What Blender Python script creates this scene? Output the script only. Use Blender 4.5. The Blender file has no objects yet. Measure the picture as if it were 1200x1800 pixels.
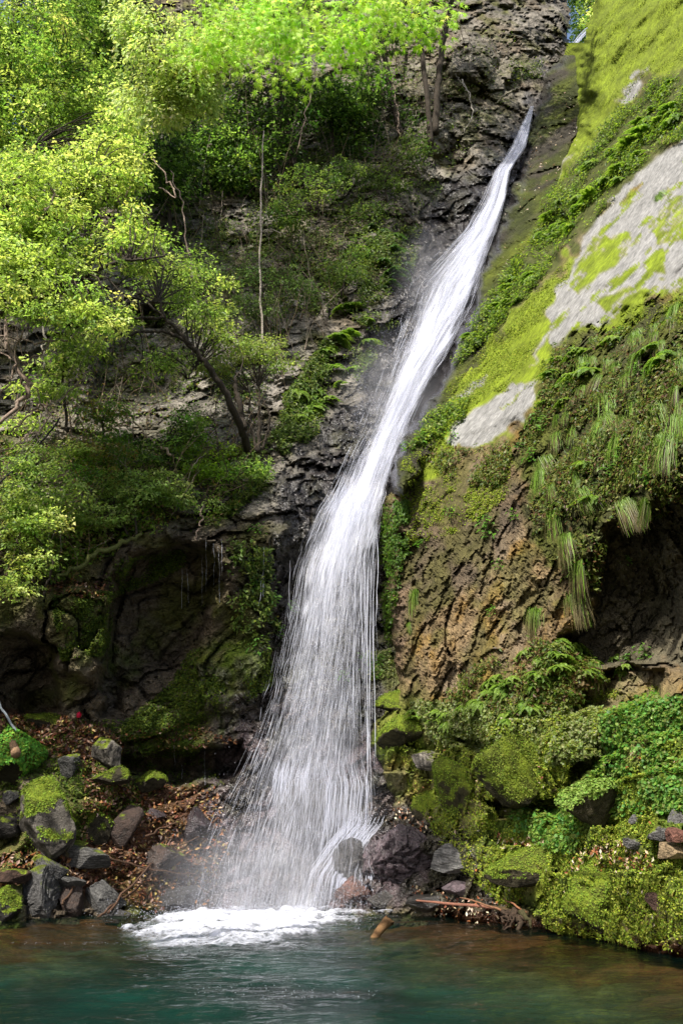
import bpy, math, random
import numpy as np
from mathutils import Vector
R = math.radians
rng = np.random.default_rng(7)
random.seed(7)
S = bpy.context.scene
COL = S.collection

# ------------------------------------------------------------------ camera, sky, sun, exposure
PITCH = R(20.0); CAMZ = 1.7
F = 900 / math.tan(R(30))
cam = bpy.data.cameras.new('camera'); camo = bpy.data.objects.new('camera', cam); COL.objects.link(camo)
cam.sensor_fit = 'VERTICAL'; cam.sensor_height = 36; cam.lens = 18 / math.tan(R(30))
cam.clip_start = 0.1; cam.clip_end = 2000
camo.location = (0, 0, CAMZ); camo.rotation_euler = (R(90) + PITCH, 0, 0)
S.camera = camo
SUN = Vector((-0.32, -0.62, 0.80)).normalized()          # towards the sun
sun_el = math.asin(SUN.z); sun_az = math.atan2(SUN.x, SUN.y)
w = bpy.data.worlds.new('World'); S.world = w; w.use_nodes = True
nt = w.node_tree; sky = nt.nodes.new('ShaderNodeTexSky'); sky.sky_type = 'NISHITA'; sky.sun_disc = False
sky.sun_elevation = sun_el; sky.sun_rotation = sun_az; sky.air_density = 1.0; sky.dust_density = 3.0; sky.ozone_density = 1.0
bg = nt.nodes['Background']; bg.inputs[1].default_value = 0.13
nt.links.new(sky.outputs[0], bg.inputs[0])
sl = bpy.data.lights.new('sun', 'SUN'); sl.energy = 4.8; sl.angle = R(0.5); sl.color = (1, 0.95, 0.86)
so = bpy.data.objects.new('sun', sl); COL.objects.link(so)
so.rotation_euler = SUN.to_track_quat('Z', 'Y').to_euler(); so.location = (-20, -20, 40)
S.view_settings.view_transform = 'Standard'; S.view_settings.look = 'None'
S.view_settings.exposure = 1.0; S.view_settings.gamma = 1.0
S.cycles.transparent_max_bounces = 24

# ------------------------------------------------------------------ maths helpers
cp, sp_ = math.cos(PITCH), math.sin(PITCH)
def pt(px, py, Y):
    """point at distance Y (world y) seen at position px,py of the 1200x1800 photo frame"""
    px = np.asarray(px, float); py = np.asarray(py, float); Y = np.asarray(Y, float)
    x = (px - 600) / F; y = (900 - py) / F
    dy = cp - y * sp_; dz = sp_ + y * cp
    t = Y / dy
    return np.stack([x * t, Y + 0 * x * t, CAMZ + dz * t], -1)
def V(px, py, Y): return Vector(pt(px, py, Y).tolist())
def ppm(py, Y):                                           # photo pixels per metre at that distance
    y = (900 - py) / F
    return F * (cp - y * sp_) / Y
def hsh(ix, iy, iz, s):
    h = (ix.astype(np.int64) * 374761393 + iy.astype(np.int64) * 668265263 + iz.astype(np.int64) * 2147483647 + s * 974634777) & 0xFFFFFFFF
    h = ((h ^ (h >> 13)) * 1274126177) & 0xFFFFFFFF
    h = ((h ^ (h >> 16)) * 2246822519) & 0xFFFFFFFF
    h = h ^ (h >> 15)
    return (h & 0xFFFFFF) / float(0x1000000)
def vnoise(p, s=0):
    """smooth value noise, -1..1, p (...,3)"""
    f = np.floor(p); u = p - f; u = u * u * u * (u * (u * 6 - 15) + 10); i = f.astype(np.int64)
    r = 0
    for a in (0, 1):
        for b in (0, 1):
            for c in (0, 1):
                wgt = (u[..., 0] if a else 1 - u[..., 0]) * (u[..., 1] if b else 1 - u[..., 1]) * (u[..., 2] if c else 1 - u[..., 2])
                r = r + wgt * hsh(i[..., 0] + a, i[..., 1] + b, i[..., 2] + c, s)
    return r * 2 - 1
def fbm(p, s=0, o=4, g=0.5):
    r = 0; a = 1; t = 0
    for k in range(o):
        r = r + a * vnoise(p * 2.03 ** k + 17.3 * k, s + k); t += a; a *= g
    return r / t
def voro(p, s=0):
    f = np.floor(p); i = f.astype(np.int64)
    F1 = np.full(p.shape[:-1], 9.0); F2 = F1.copy(); hid = np.zeros(F1.shape); rel = np.zeros(p.shape)
    for a in (-1, 0, 1):
        for b in (-1, 0, 1):
            for c in (-1, 0, 1):
                ix, iy, iz = i[..., 0] + a, i[..., 1] + b, i[..., 2] + c
                q = np.stack([ix + hsh(ix, iy, iz, s), iy + hsh(ix, iy, iz, s + 1), iz + hsh(ix, iy, iz, s + 2)], -1)
                d = p - q; dd = np.sqrt((d * d).sum(-1))
                m = dd < F1
                F2 = np.where(m, F1, np.minimum(F2, dd)); F1 = np.where(m, dd, F1)
                hid = np.where(m, hsh(ix, iy, iz, s + 3), hid); rel = np.where(m[..., None], d, rel)
    return F1, F2, hid, rel
def blocks(p, s=0, tilt=0.9, crack=0.35):
    """broken, faceted rock: every cell is its own tilted plane, cracks between"""
    F1, F2, h, rel = voro(p, s)
    a = h * 6.283 * 7
    g = (rel * np.stack([np.cos(a), np.sin(a * 1.7), np.sin(a)], -1)).sum(-1)
    cr = 1 - np.clip((F2 - F1) / 0.12, 0, 1)
    return (h - 0.5) * 1.1 + g * tilt - cr * crack, cr, h
def frame(e):                                             # rock bedding frame: rows along e
    e = np.array(e, float); e /= np.linalg.norm(e)
    a = np.cross(e, [0, 1, 0.2]); a /= np.linalg.norm(a); b = np.cross(e, a)
    return np.stack([e, a, b], 0)
def sdpoly(poly, x, y):
    """signed distance, negative inside"""
    d = np.full(x.shape, 1e9); ins = np.zeros(x.shape, bool)
    n = len(poly)
    for k in range(n):
        ax, ay = poly[k]; bx, by = poly[(k + 1) % n]
        ex, ey = bx - ax, by - ay
        t = np.clip(((x - ax) * ex + (y - ay) * ey) / (ex * ex + ey * ey + 1e-9), 0, 1)
        d = np.minimum(d, np.hypot(x - ax - t * ex, y - ay - t * ey))
        c = ((ay > y) != (by > y)) & (x < (bx - ax) * (y - ay) / (by - ay + 1e-12) + ax)
        ins ^= c
    return np.where(ins, -d, d)
def sm(x, a, b):
    t = np.clip((x - a) / (b - a), 0, 1); return t * t * (3 - 2 * t)
def rbf(pts, x, y):
    P = np.array(pts, float); c = P[:, :2] / 100; n = len(c)
    K = np.hypot(c[:, None, 0] - c[None, :, 0], c[:, None, 1] - c[None, :, 1])
    A = np.zeros((n + 3, n + 3)); A[:n, :n] = K; A[:n, n] = 1; A[:n, n + 1:] = c; A[n, :n] = 1; A[n + 1:, :n] = c.T
    sol = np.linalg.solve(A, np.r_[P[:, 2], 0, 0, 0])
    r = sol[n] + sol[n + 1] * x / 100 + sol[n + 2] * y / 100
    for k in range(n): r = r + sol[k] * np.hypot(x / 100 - c[k, 0], y / 100 - c[k, 1])
    return r
def lerp3(a, b, t): return a + (np.asarray(b, float) - a) * np.asarray(t)[..., None]

# ------------------------------------------------------------------ object helpers
def tag(o, label=None, cat=None, group=None, kind=None):
    if label: o['label'] = label
    if cat: o['category'] = cat
    if group: o['group'] = group
    if kind: o['kind'] = kind
    return o
def empty(name, loc, label=None, cat=None, group=None, kind=None):
    o = bpy.data.objects.new(name, None); COL.objects.link(o); o.location = loc; o.empty_display_size = 0.2
    return tag(o, label, cat, group, kind)
def mesh_np(name, verts, faces, cols=None, smooth=False, extra=None):
    """faces: (n,3) or (n,4) int array"""
    me = bpy.data.meshes.new(name)
    verts = np.ascontiguousarray(verts, np.float32); faces = np.ascontiguousarray(faces, np.int32)
    k = faces.shape[1]; n = len(faces)
    me.vertices.add(len(verts)); me.vertices.foreach_set('co', verts.ravel())
    me.loops.add(n * k); me.loops.foreach_set('vertex_index', faces.ravel())
    me.polygons.add(n); me.polygons.foreach_set('loop_start', np.arange(0, n * k, k, dtype=np.int32))
    me.polygons.foreach_set('use_smooth', np.full(n, smooth))
    if cols is not None:
        a = me.color_attributes.new('Col', 'FLOAT_COLOR', 'POINT')
        c = np.ones((len(verts), 4), np.float32); c[:, :3] = cols; a.data.foreach_set('color', c.ravel())
    for nm, arr in (extra or {}).items():
        a = me.attributes.new(nm, 'FLOAT', 'POINT'); a.data.foreach_set('value', np.ascontiguousarray(arr, np.float32))
    me.update(calc_edges=True)
    return me
def link(name, me, mat, parent=None, local=True):
    o = bpy.data.objects.new(name, me); COL.objects.link(o)
    if mat and not me.materials: me.materials.append(mat)
    if parent is not None:
        o.parent = parent
        if not local: o.matrix_parent_inverse = parent.matrix_basis.inverted()
    return o

# ------------------------------------------------------------------ materials
def newmat(name):
    m = bpy.data.materials.new(name); m.use_nodes = True; t = m.node_tree
    for n in list(t.nodes): t.nodes.remove(n)
    return m, t, t.nodes.new('ShaderNodeOutputMaterial')
def rock_mat(name, detail=14.0, bump=0.5, rows=False):
    m, t, out = newmat(name); N, L = t.nodes, t.links
    b = N.new('ShaderNodeBsdfPrincipled')
    col = N.new('ShaderNodeAttribute'); col.attribute_name = 'Col'
    wt = N.new('ShaderNodeAttribute'); wt.attribute_name = 'wet'
    ms = N.new('ShaderNodeAttribute'); ms.attribute_name = 'moss'
    tc = N.new('ShaderNodeTexCoord')
    n1 = N.new('ShaderNodeTexNoise'); n1.inputs['Scale'].default_value = detail; n1.inputs['Detail'].default_value = 6; n1.inputs['Roughness'].default_value = 0.7
    n2 = N.new('ShaderNodeTexNoise'); n2.inputs['Scale'].default_value = detail * 3.3; n2.inputs['Detail'].default_value = 3
    src = tc.outputs['Object']
    if rows:
        ra = N.new('ShaderNodeAttribute'); ra.attribute_name = 'rows'; src = ra.outputs['Vector']
    L.new(src, n1.inputs['Vector']); L.new(src, n2.inputs['Vector'])
    r1 = N.new('ShaderNodeMapRange'); r1.inputs[1].default_value = 0.3; r1.inputs[2].default_value = 0.7; r1.inputs[3].default_value = 0.62; r1.inputs[4].default_value = 1.4
    L.new(n1.outputs[0], r1.inputs[0])
    r2 = N.new('ShaderNodeMapRange'); r2.inputs[1].default_value = 0.3; r2.inputs[2].default_value = 0.7; r2.inputs[3].default_value = 0.75; r2.inputs[4].default_value = 1.25
    L.new(n2.outputs[0], r2.inputs[0])
    mu = N.new('ShaderNodeMath'); mu.operation = 'MULTIPLY'; L.new(r1.outputs[0], mu.inputs[0]); L.new(r2.outputs[0], mu.inputs[1])
    vm = N.new('ShaderNodeVectorMath'); vm.operation = 'SCALE'; L.new(col.outputs['Color'], vm.inputs[0]); L.new(mu.outputs[0], vm.inputs['Scale'])
    L.new(vm.outputs[0], b.inputs['Base Color'])
    ad = N.new('ShaderNodeMath'); ad.operation = 'MULTIPLY_ADD'; L.new(n2.outputs[0], ad.inputs[0]); ad.inputs[1].default_value = 0.7; L.new(n1.outputs[0], ad.inputs[2])
    bp = N.new('ShaderNodeBump'); bp.inputs['Strength'].default_value = bump
    if rows:
        bk = N.new('ShaderNodeAttribute'); bk.attribute_name = 'brk'; L.new(bk.outputs['Fac'], bp.inputs['Strength'])
    if 1:  bp.inputs['Distance'].default_value = 0.12
    L.new(ad.outputs[0], bp.inputs['Height']); L.new(bp.outputs[0], b.inputs['Normal'])
    ro = N.new('ShaderNodeMapRange'); ro.inputs[3].default_value = 0.85; ro.inputs[4].default_value = 0.22; L.new(wt.outputs['Fac'], ro.inputs[0]); L.new(ro.outputs[0], b.inputs['Roughness'])
    sr = N.new('ShaderNodeMapRange'); sr.inputs[3].default_value = 0.15; sr.inputs[4].default_value = 0.6; L.new(wt.outputs['Fac'], sr.inputs[0]); L.new(sr.outputs[0], b.inputs['Specular IOR Level'])
    L.new(b.outputs[0], out.inputs[0])
    return m
def leaf_mat(name, trans=0.55, tint=(1.4, 1.4, 0.85), rough=0.45, spec=0.3):
    m, t, out = newmat(name); N, L = t.nodes, t.links
    col = N.new('ShaderNodeAttribute'); col.attribute_name = 'Col'
    b = N.new('ShaderNodeBsdfPrincipled'); b.inputs['Roughness'].default_value = rough; b.inputs['Specular IOR Level'].default_value = spec
    tr = N.new('ShaderNodeBsdfTranslucent'); vm = N.new('ShaderNodeVectorMath'); vm.operation = 'MULTIPLY'; vm.inputs[1].default_value = tint
    L.new(col.outputs['Color'], b.inputs['Base Color']); L.new(col.outputs['Color'], vm.inputs[0]); L.new(vm.outputs[0], tr.inputs[0])
    mx = N.new('ShaderNodeMixShader'); mx.inputs[0].default_value = trans
    L.new(b.outputs[0], mx.inputs[1]); L.new(tr.outputs[0], mx.inputs[2]); L.new(mx.outputs[0], out.inputs[0])
    return m
M_ROCK = rock_mat('rock', 5.0, 0.85, True); M_BED = rock_mat('bed_rock', 5.0, 0.5)
M_BOULDER = rock_mat('boulder_rock', 11.0, 0.6)
M_LEAF = leaf_mat('leaf')
M_GRASS = leaf_mat('grass', 0.25, (1.1, 1.15, 0.7), 0.5)
M_LITTER = leaf_mat('dead_leaf', 0.15, (1.2, 0.9, 0.6), 0.5, 0.4)
M_BARK = rock_mat('bark', 25.0, 0.5)

# ------------------------------------------------------------------ the gorge: three rock masses laid out on one grid
gx = np.r_[np.arange(-300, -150, 15), np.arange(-150, -30, 6), np.arange(-30, 1231, 3), np.arange(1236, 1380, 6), np.arange(1386, 1800, 18)].astype(float)
gy = np.r_[np.arange(-300, -30, 15), np.arange(-30, 1821, 3)].astype(float)
GX, GY = np.meshgrid(gx, gy)
nb = dict(NX=vnoise(np.stack([GX / 22, GY / 22, 0 * GX], -1), 91), NY=vnoise(np.stack([GX / 22, GY / 22, 0 * GX + 5], -1), 92),
          MX=vnoise(np.stack([GX / 7, GY / 7, 0 * GX], -1), 93))
def reg(poly, soft=10, warp=16):
    x = GX + nb['NX'] * warp + nb['MX'] * warp * 0.4; y = GY + nb['NY'] * warp - nb['MX'] * warp * 0.4
    return 1 - sm(sdpoly(poly, x, y), -soft, soft)

A_pts = [(-300,1600,20),(0,1620,20.2),(100,1612,21),(200,1608,22),(350,1600,23.3),(560,1596,23.4),(680,1590,22.6),(760,1600,22),(950,1640,22),
 (0,1500,20.6),(80,1500,21.2),(200,1450,23.6),(300,1400,24.6),(60,1380,22),(200,1330,24),(0,1260,22.4),(120,1262,23.6),(300,1262,25.2),(60,1240,24),
 (130,1180,23.4),(130,1060,22.6),(40,1080,22.6),(250,1080,25),(300,1180,26),(420,1180,25.3),(450,1330,25),(330,1330,25.3),(400,1450,24.8),(380,1520,24),
 (440,950,24.4),(300,940,24),(200,960,23.3),(380,900,25.2),(430,800,26.6),(470,700,28.6),(400,600,29.4),(0,900,22.6),(0,1000,22.4),(150,900,23.5),(0,700,25.2),(0,400,30),(200,750,27),(150,820,25.4),
 (320,700,28.4),(300,850,25),(500,600,30),(600,700,29.2),(600,500,31.6),(600,300,34.4),(700,200,36.6),(850,200,37.5),(850,60,40),(980,30,42),(600,0,40.5),(300,300,33.6),(0,0,37),(300,0,38),
 (200,500,29),(640,750,28.4),(550,850,26.6),(480,880,25.6),(520,950,25.6),(560,1000,27),(560,1200,26.4),(560,1400,25.2),(560,1500,24.3),(680,1000,27),(680,1250,25.6),(700,1400,24),
 (720,640,30),(760,520,31.5),(800,450,33),(860,350,35),(900,270,37),(930,180,39),(960,100,41),(1020,60,44),(1030,0,47),(-300,900,20),(-300,200,30),(-300,1300,20),(1400,0,50),(1400,900,30),(1300,1600,22),(600,-300,46),(0,-300,42),(1000,-300,50)]
B_pts = [(1040,0,35),(1200,0,28),(1045,200,31.5),(1200,200,24.6),(1000,330,29.6),(1100,300,26),(940,430,28.6),(1200,400,21),(1050,500,23),(960,560,24.4),(820,640,27),(880,640,25.4),
 (1000,800,20),(780,780,24.2),(700,850,25),(1200,600,17.6),(1100,700,18.3),(930,700,22.4),(690,1000,24.5),(700,1200,23.6),(850,850,22.4),(850,1000,21.7),(800,920,22.9),(1000,960,19.4),(1060,920,18),(1200,850,15.7),
 (1000,1110,19.2),(920,1120,20.3),(760,1120,22.6),(1400,850,13.5),(1400,500,15),(1400,0,23),(1150,1050,18.5),(1200,1150,17.5),(1100,1260,17.4),(1200,1230,16.6),(1000,1240,18.9),(850,1160,21),(820,1260,21.3),(720,1260,23),
 (900,1300,19.8),(1000,1320,18.3),(1150,1400,15.9),(1200,1300,16),(1200,1500,15),(1200,1600,14.6),(1200,1685,14.7),(1100,1668,15.8),(1050,1550,16.8),(1000,1500,17.8),(950,1640,18.6),(880,1610,19.6),(850,1500,20.2),(950,1440,19.2),
 (900,1420,20),(760,1400,22.4),(700,1340,23.4),(740,1500,21.9),(680,1580,22.2),(760,1600,21.2),(820,1600,20.4),(1400,1750,12.8),(1400,1500,12.8),(1400,1250,14),(1200,-300,36),(1000,-300,42)]
C_pts = [(a, b, c - 1.6) for a, b, c in [(1020,40,44),(1000,100,41),(960,160,39),(930,260,36.6),(880,400,33.4),(830,520,31),(790,620,29),(730,740,27),(700,820,25.8),(1050,100,40),(1050,250,36),(1000,350,33),(950,450,31),(880,560,29),(820,660,28),(760,780,26),(1200,300,34),(1000,700,26)]]
A_poly = [(-320,440),(-30,430),(60,400),(150,280),(210,120),(250,-320),(1016,-320),(1010,0),(1012,50),(1030,75),(1500,80),(1500,1900),(-320,1900)]
C_poly = [(1014,66),(1000,90),(965,130),(945,200),(925,280),(900,350),(880,400),(850,480),(832,540),(806,592),(790,640),(765,690),(735,730),(712,760),(700,800),(690,850),(705,870),(770,790),(860,670),(960,560),(1100,300),(1200,100),(1100,60),(1060,50)]
B_poly = [(1062,-320),(1050,0),(1040,60),(1040,140),(1042,200),(1030,240),(1000,300),(975,345),(950,390),(925,440),(905,500),(870,560),(838,610),(800,655),(772,700),(735,745),(705,790),(685,840),(678,880),(682,960),(690,1040),(702,1120),(710,1190),(690,1240),(660,1270),(655,1330),(690,1400),(690,1460),(740,1500),(735,1560),(690,1580),(690,1604),(780,1612),(860,1640),(925,1645),(1000,1650),(1100,1678),(1200,1694),(1500,1760),(1900,1900),(1900,-320)]

def roll(sd, r, k): return np.where(sd < 0, 0, 0) + k * np.clip(1 - np.sqrt(np.clip(1 - np.clip((sd + r) / r, 0, 1) ** 2, 0, 1)), 0, 1) + np.clip(sd, 0, 1e9) * 0.12

masses = {}
def relief(name, pts, poly, rr, kk, feats, e, amp=1.0, seed=0, soft_w=None, strata=0.0):
    d = rbf(pts, GX, GY)
    wx = GX + nb['NX'] * 7 + nb['MX'] * 3; wy = GY + nb['NY'] * 7
    sd = sdpoly(poly, wx, wy)
    for f in feats:
        d = d + f[1] * (1 - sm(sdpoly(f[0], wx, wy), -f[2], f[2]))
    P = pt(GX, GY, d)
    Fm = frame(e)
    q = P @ Fm.T
    sc = np.array([0.55, 1.0, 1.0]) if seed != 200 else np.array([0.6, 1.0, 0.8])
    b1, c1, h1 = blocks(q * sc * 0.55 + fbm(P * 0.6, seed + 9, 2)[..., None] * 0.35, seed)
    b2, c2, h2 = blocks(q * sc * 1.7 + fbm(P * 1.6, seed + 19, 2)[..., None] * 0.35, seed + 31)
    b3, c3, h3 = blocks(q * sc * 4.6, seed + 61)
    smw = 1.0 if soft_w is None else soft_w
    disp = (b1 * ((0.28 * (1 - .95 * reg([(680,800),(910,760),(930,960),(800,1060),(690,1060)], 30))) if seed == 100 else 0.46) + b2 * 0.16 + b3 * 0.06) * smw + (fbm(P * 1.1, seed + 91, 3) * .16 + fbm(q * sc * 1.6, seed + 95, 3) * .12) * (1 - smw)
    b4, c4, h4 = blocks(q * np.array([.3, 1, 1]) * 11, seed + 71)
    disp = disp + b4 * 0.04 * smw + (seed == 100) * b3 * 0.05 * smw
    disp = disp + fbm(P * 0.35, seed + 5, 3) * 0.5 + fbm(q * sc * 3.0, seed + 8, 4, 0.6) * 0.14 * np.clip(smw + 0.3, 0, 1)
    if np.any(strata):
        zz = P[..., 2] + 0.16 * P[..., 0] + fbm(P * 0.5, seed + 44, 2) * 0.7
        fz = zz / 0.85; sw = fz - np.floor(fz)
        disp = disp + strata * (0.5 - sw) * -1.0 * (0.5 + hsh(np.floor(fz), 0 * fz, 0 * fz, 3))
    d2 = d - disp * amp
    d2 = np.where(sd > -rr, d2 + roll(sd, rr, kk), d2)
    masses[name] = dict(d=d2, sd=sd, P=P, q=q, c=np.maximum(c1 * 0.6, c2), b2=b2, soft=smw + 0 * d, h1=h1, h2=h2, h3=h3)
fA = [([(186,1085),(205,1020),(235,985),(300,965),(372,955),(395,1000),(372,1075),(335,1140),(300,1175),(232,1185),(205,1250),(186,1256),(178,1150)], 1.25, 14),
      ([(-300,1130),(0,1115),(50,1120),(95,1140),(105,1250),(60,1262),(-300,1262)], 1.2, 12),
      ([(205,1330),(270,1316),(330,1320),(420,1305),(440,1340),(400,1365),(330,1378),(250,1366),(215,1352)], 2.0, 7),
      ([(80,1070),(120,1040),(200,1050),(190,1130),(170,1200),(90,1180)], -0.8, 14),
      ([(760,270),(800,250),(830,300),(780,420),(720,470),(700,420)], 1.2, 25),
      ([(770,80),(830,60),(870,100),(850,150),(790,140)], -1.4, 16),
      ([(170,560),(260,540),(310,600),(300,690),(240,720),(170,700)], 1.4, 25),
      ([(0,1340),(30,1350),(40,1480),(0,1500),(-100,1500),(-100,1340)], 0.6, 10),
      ([(330,950),(430,925),(500,935),(500,985),(470,1100),(430,1120),(400,1040)], -0.5, 10),
      ([(340,1150),(470,1130),(480,1220),(400,1260),(340,1230)], -0.7, 20)]
fB = [([(1066,935),(1120,905),(1165,880),(1205,856),(1500,760),(1500,1215),(1200,1175),(1150,1170),(1060,1178),(1000,1165),(985,1130),(1010,1105),(1040,1060),(1050,990)], 1.35, 16),
      ([(1045,1185),(1100,1170),(1165,1180),(1160,1225),(1110,1235),(1040,1252),(990,1256),(1010,1232)], 1.6, 7),
      ([(1000,1330),(1050,1325),(1090,1300),(1098,1318),(1060,1350),(1010,1372),(990,1400),(985,1432),(870,1436),(848,1408),(930,1412),(985,1392)], 1.3, 6),
      ([(930,385),(975,370),(1010,395),(975,455),(950,470),(935,440)], 1.2, 10),
      ([(700,940),(740,950),(720,1060),(706,1100)], 0.5, 10),
      ([(790,1290),(850,1300),(870,1310),(840,1330),(800,1310)], 0.9, 7),
      ([(740,1500),(800,1520),(830,1540),(760,1560),(740,1540)], 0.9, 8),
      ([(1140,1480),(1200,1500),(1300,1500),(1300,1530),(1200,1530),(1150,1515)], 0.6, 8)]
smoothB = 1 - 0.86 * np.maximum.reduce([reg([(1030,-320),(1500,-320),(1500,520),(1150,520),(1000,600),(960,700),(880,790),(700,850),(760,700),(950,400)], 20), 0.6 * reg([(690,820),(900,780),(900,880),(820,950),(700,940)], 30)])
strB = sm(GY, 1230, 1300) * 0.42
relief('B', B_pts, B_poly, 22, 1.0, fB, (0.75, 0.25, 0.85), 1.0, 100, smoothB, strB)
relief('A', A_pts, A_poly, 20, 1.2, fA, (0.7, 0.1, 0.55), 1.0, 200, 1.0, 0.25 * sm(GY, 1200, 1300))
relief('C', C_pts, C_poly, 18, 1.2, [], (0.7, 0.2, 0.75), 0.55, 300, 0.7)
names = ['A', 'C', 'B']
DD = np.stack([np.where(masses[n]['sd'] < 90, masses[n]['d'], 1e6) for n in names], 0)
FR = DD.min(0); FI = DD.argmin(0)

# colours of the rock itself
def speck(P, k, s, lo, hi): return sm(fbm(P * k, s, 4, 0.6), lo, hi)
GREY = (0.16, 0.145, 0.12); DARK = (0.022, 0.02, 0.017); PALE = (0.33, 0.31, 0.29); OLIVE = (0.06, 0.062, 0.009); MOSS = (0.118, 0.158, 0.008)
MOSSG = (0.075, 0.115, 0.012); BROWN = (0.135, 0.095, 0.05); OCHRE = (0.2, 0.115, 0.02); EARTH = (0.078, 0.058, 0.036); PURP = (0.075, 0.055, 0.06); SOIL = (0.035, 0.036, 0.012)
CH = [(1030,60),(990,60),(940,150),(900,230),(860,280),(760,330),(700,470),(650,560),(620,700),(560,780),(470,860),(480,960),(420,1000),(470,1100),(400,1250),(330,1600),(700,1610),(760,1560),(760,1440),(690,1380),(680,1250),(690,1100),(680,900),(700,800),(800,640),(850,520),(900,400),(950,250),(1010,130)]
def paint():
    m = masses['A']; P = m['P']; q = m['q']; c = np.zeros(P.shape) + np.array(GREY) * .72
    c = c * (0.5 + 0.95 * m['h2'])[..., None] * (0.8 + .4 * m['h3'])[..., None]
    c = lerp3(c, BROWN, 0.5 * speck(P, 0.5, 1, -.1, .35)); c = lerp3(c, (0.19, 0.17, 0.14), 0.55 * speck(q * np.array([.4, 1, 1]), 1.3, 2, .1, .5))
    moss = 0.75 * speck(P, 0.9, 3, 0.02, 0.3)
    pal = reg([(160,560),(320,520),(560,520),(560,620),(500,700),(440,780),(300,800),(60,800),(60,740),(160,700),(180,640)], 30, 40)
    c = lerp3(c, (0.24, 0.215, 0.19), 0.7 * pal * speck(q * np.array([.5, 1, 1]), 1.0, 4, -.35, .1)); moss = moss * (1 - .6 * pal)
    up = reg([(740,60),(830,40),(900,60),(960,120),(930,220),(800,300),(700,350),(600,330),(560,200)], 30, 40)
    c = lerp3(c, (0.19, 0.17, 0.13), 0.55 * up * speck(P, 0.7, 5, -.3, .2)); moss = moss * (1 - .4 * up)
    low = sm(GY, 880, 960); c = lerp3(c, EARTH, 0.8 * low)
    moss = np.where(GY > 900, 0.65 * speck(P, 0.8, 6, -.15, .3), moss)
    moss = np.maximum(moss, reg([(340,1140),(400,1120),(470,1130),(480,1180),(460,1230),(400,1230),(330,1250),(260,1300),(330,1330),(420,1290)], 14) * speck(P, 1.1, 7, -.35, .1))
    moss = np.maximum(moss, reg([(90,1060),(130,1040),(200,1050),(190,1140),(100,1130)], 20) * 0.6)
    wet = reg(CH, 26, 26)
    wet = np.maximum(wet, 0.7 * reg([(330,1150),(400,1170),(410,1260),(350,1260)], 14)); moss = moss * (1 - .85 * wet)
    lit = reg([(140,1320),(230,1380),(380,1390),(400,1500),(380,1580),(200,1600),(100,1550),(140,1500),(150,1400)], 14) + reg([(0,1250),(120,1258),(220,1300),(150,1340),(60,1300),(0,1290)], 8)
    c = lerp3(c, (0.11, 0.04, 0.018), 0.6 * np.clip(lit, 0, 1)); moss = moss * (1 - .7 * np.clip(lit, 0, 1))
    c = lerp3(c, (0.026, 0.023, 0.024), 0.92 * wet); c = lerp3(c, PURP, wet * sm(GY, 1180, 1300) * speck(P, 1.2, 8, -.3, .2))
    c = c * (1 - 0.6 * m['c'])[..., None]
    g = lerp3(np.zeros(P.shape) + OLIVE, MOSSG, speck(P, .6, 9, -.3, .3) * sm(GY, 1000, 1200)); g = lerp3(g, (0.10, 0.105, 0.012), 0.5 * speck(P, 2, 10, 0, .4))
    m['col'] = lerp3(c, g * 0.9, moss); m['moss'] = moss; m['wet'] = wet
    # back slope
    m = masses['C']; P = m['P']; c = np.zeros(P.shape) + (0.028, 0.024, 0.017)
    c = c * (0.7 + 0.6 * m['h2'])[..., None]
    wet = reg([(1000,60),(930,150),(880,300),(820,480),(780,600),(690,760),(650,860),(690,900),(708,800),(763,720),(786,660),(826,590),(850,490),(895,360),(925,250),(965,130)], 10)
    moss = np.clip(0.95 * speck(m['q'] * np.array([.4, 1, 1]), 0.8, 13, -.35, .0), 0, 1) * (1 - wet)
    g = lerp3(np.zeros(P.shape) + (0.022, 0.027, 0.005), (0.07, 0.085, 0.006), speck(m['q'] * np.array([.3, 1, 1]), 1.2, 14, -.1, .5) * 0.6 + 0.4 * reg([(960,340),(1040,200),(1040,260),(900,480),(850,600),(830,590)], 20))
    c = lerp3(c, (0.016, 0.014, 0.014), wet)
    m['col'] = lerp3(c, g, moss); m['moss'] = moss; m['wet'] = wet
    # near rock wall
    m = masses['B']; P = m['P']; q = m['q']; Pz = q * np.array([.25, 1, 1])
    c = np.zeros(P.shape) + BROWN; c = c * (0.65 + 0.7 * m['h2'])[..., None]
    c = lerp3(c, (0.20, 0.155, 0.105), 0.6 * speck(Pz, 1.3, 21, -.1, .4)); c = lerp3(c, OCHRE, 0.6 * speck(P, 1.1, 22, .05, .4))
    c = c * (1 - 0.35 * m['c'])[..., None]
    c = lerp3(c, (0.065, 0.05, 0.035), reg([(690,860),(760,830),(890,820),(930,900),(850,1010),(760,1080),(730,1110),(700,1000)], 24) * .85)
    moss = 0.6 * speck(P, 0.9, 23, -.15, .3); g = np.zeros(P.shape) + OLIVE; wet = np.zeros(GX.shape)
    def lay(mask, gcol, amount):
        nonlocal moss, g
        g = lerp3(g, gcol, mask); moss = moss * (1 - mask) + amount * mask
    soil = reg([(970,600),(1200,515),(1500,500),(1500,880),(1205,870),(1060,930),(1045,1060),(985,1010),(935,950),(925,860),(905,790),(950,700)], 14)
    c = lerp3(c, SOIL, soil); lay(soil, (0.075, 0.085, 0.012), 0.7 * speck(P, 1.4, 24, -.2, .25))
    b1 = reg([(960,-320),(1500,-320),(1500,140),(1130,140),(1080,215),(1010,300),(960,350),(900,500),(840,600),(800,600),(860,480),(930,330),(980,200)], 8)
    lay(b1, MOSS, 0.96)
    belt = reg([(1500,90),(1200,110),(1140,140),(1065,215),(1000,300),(955,350),(925,440),(830,570),(795,660),(850,610),(950,500),(1000,440),(1100,330),(1160,265),(1200,215),(1500,160)], 9)
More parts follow.
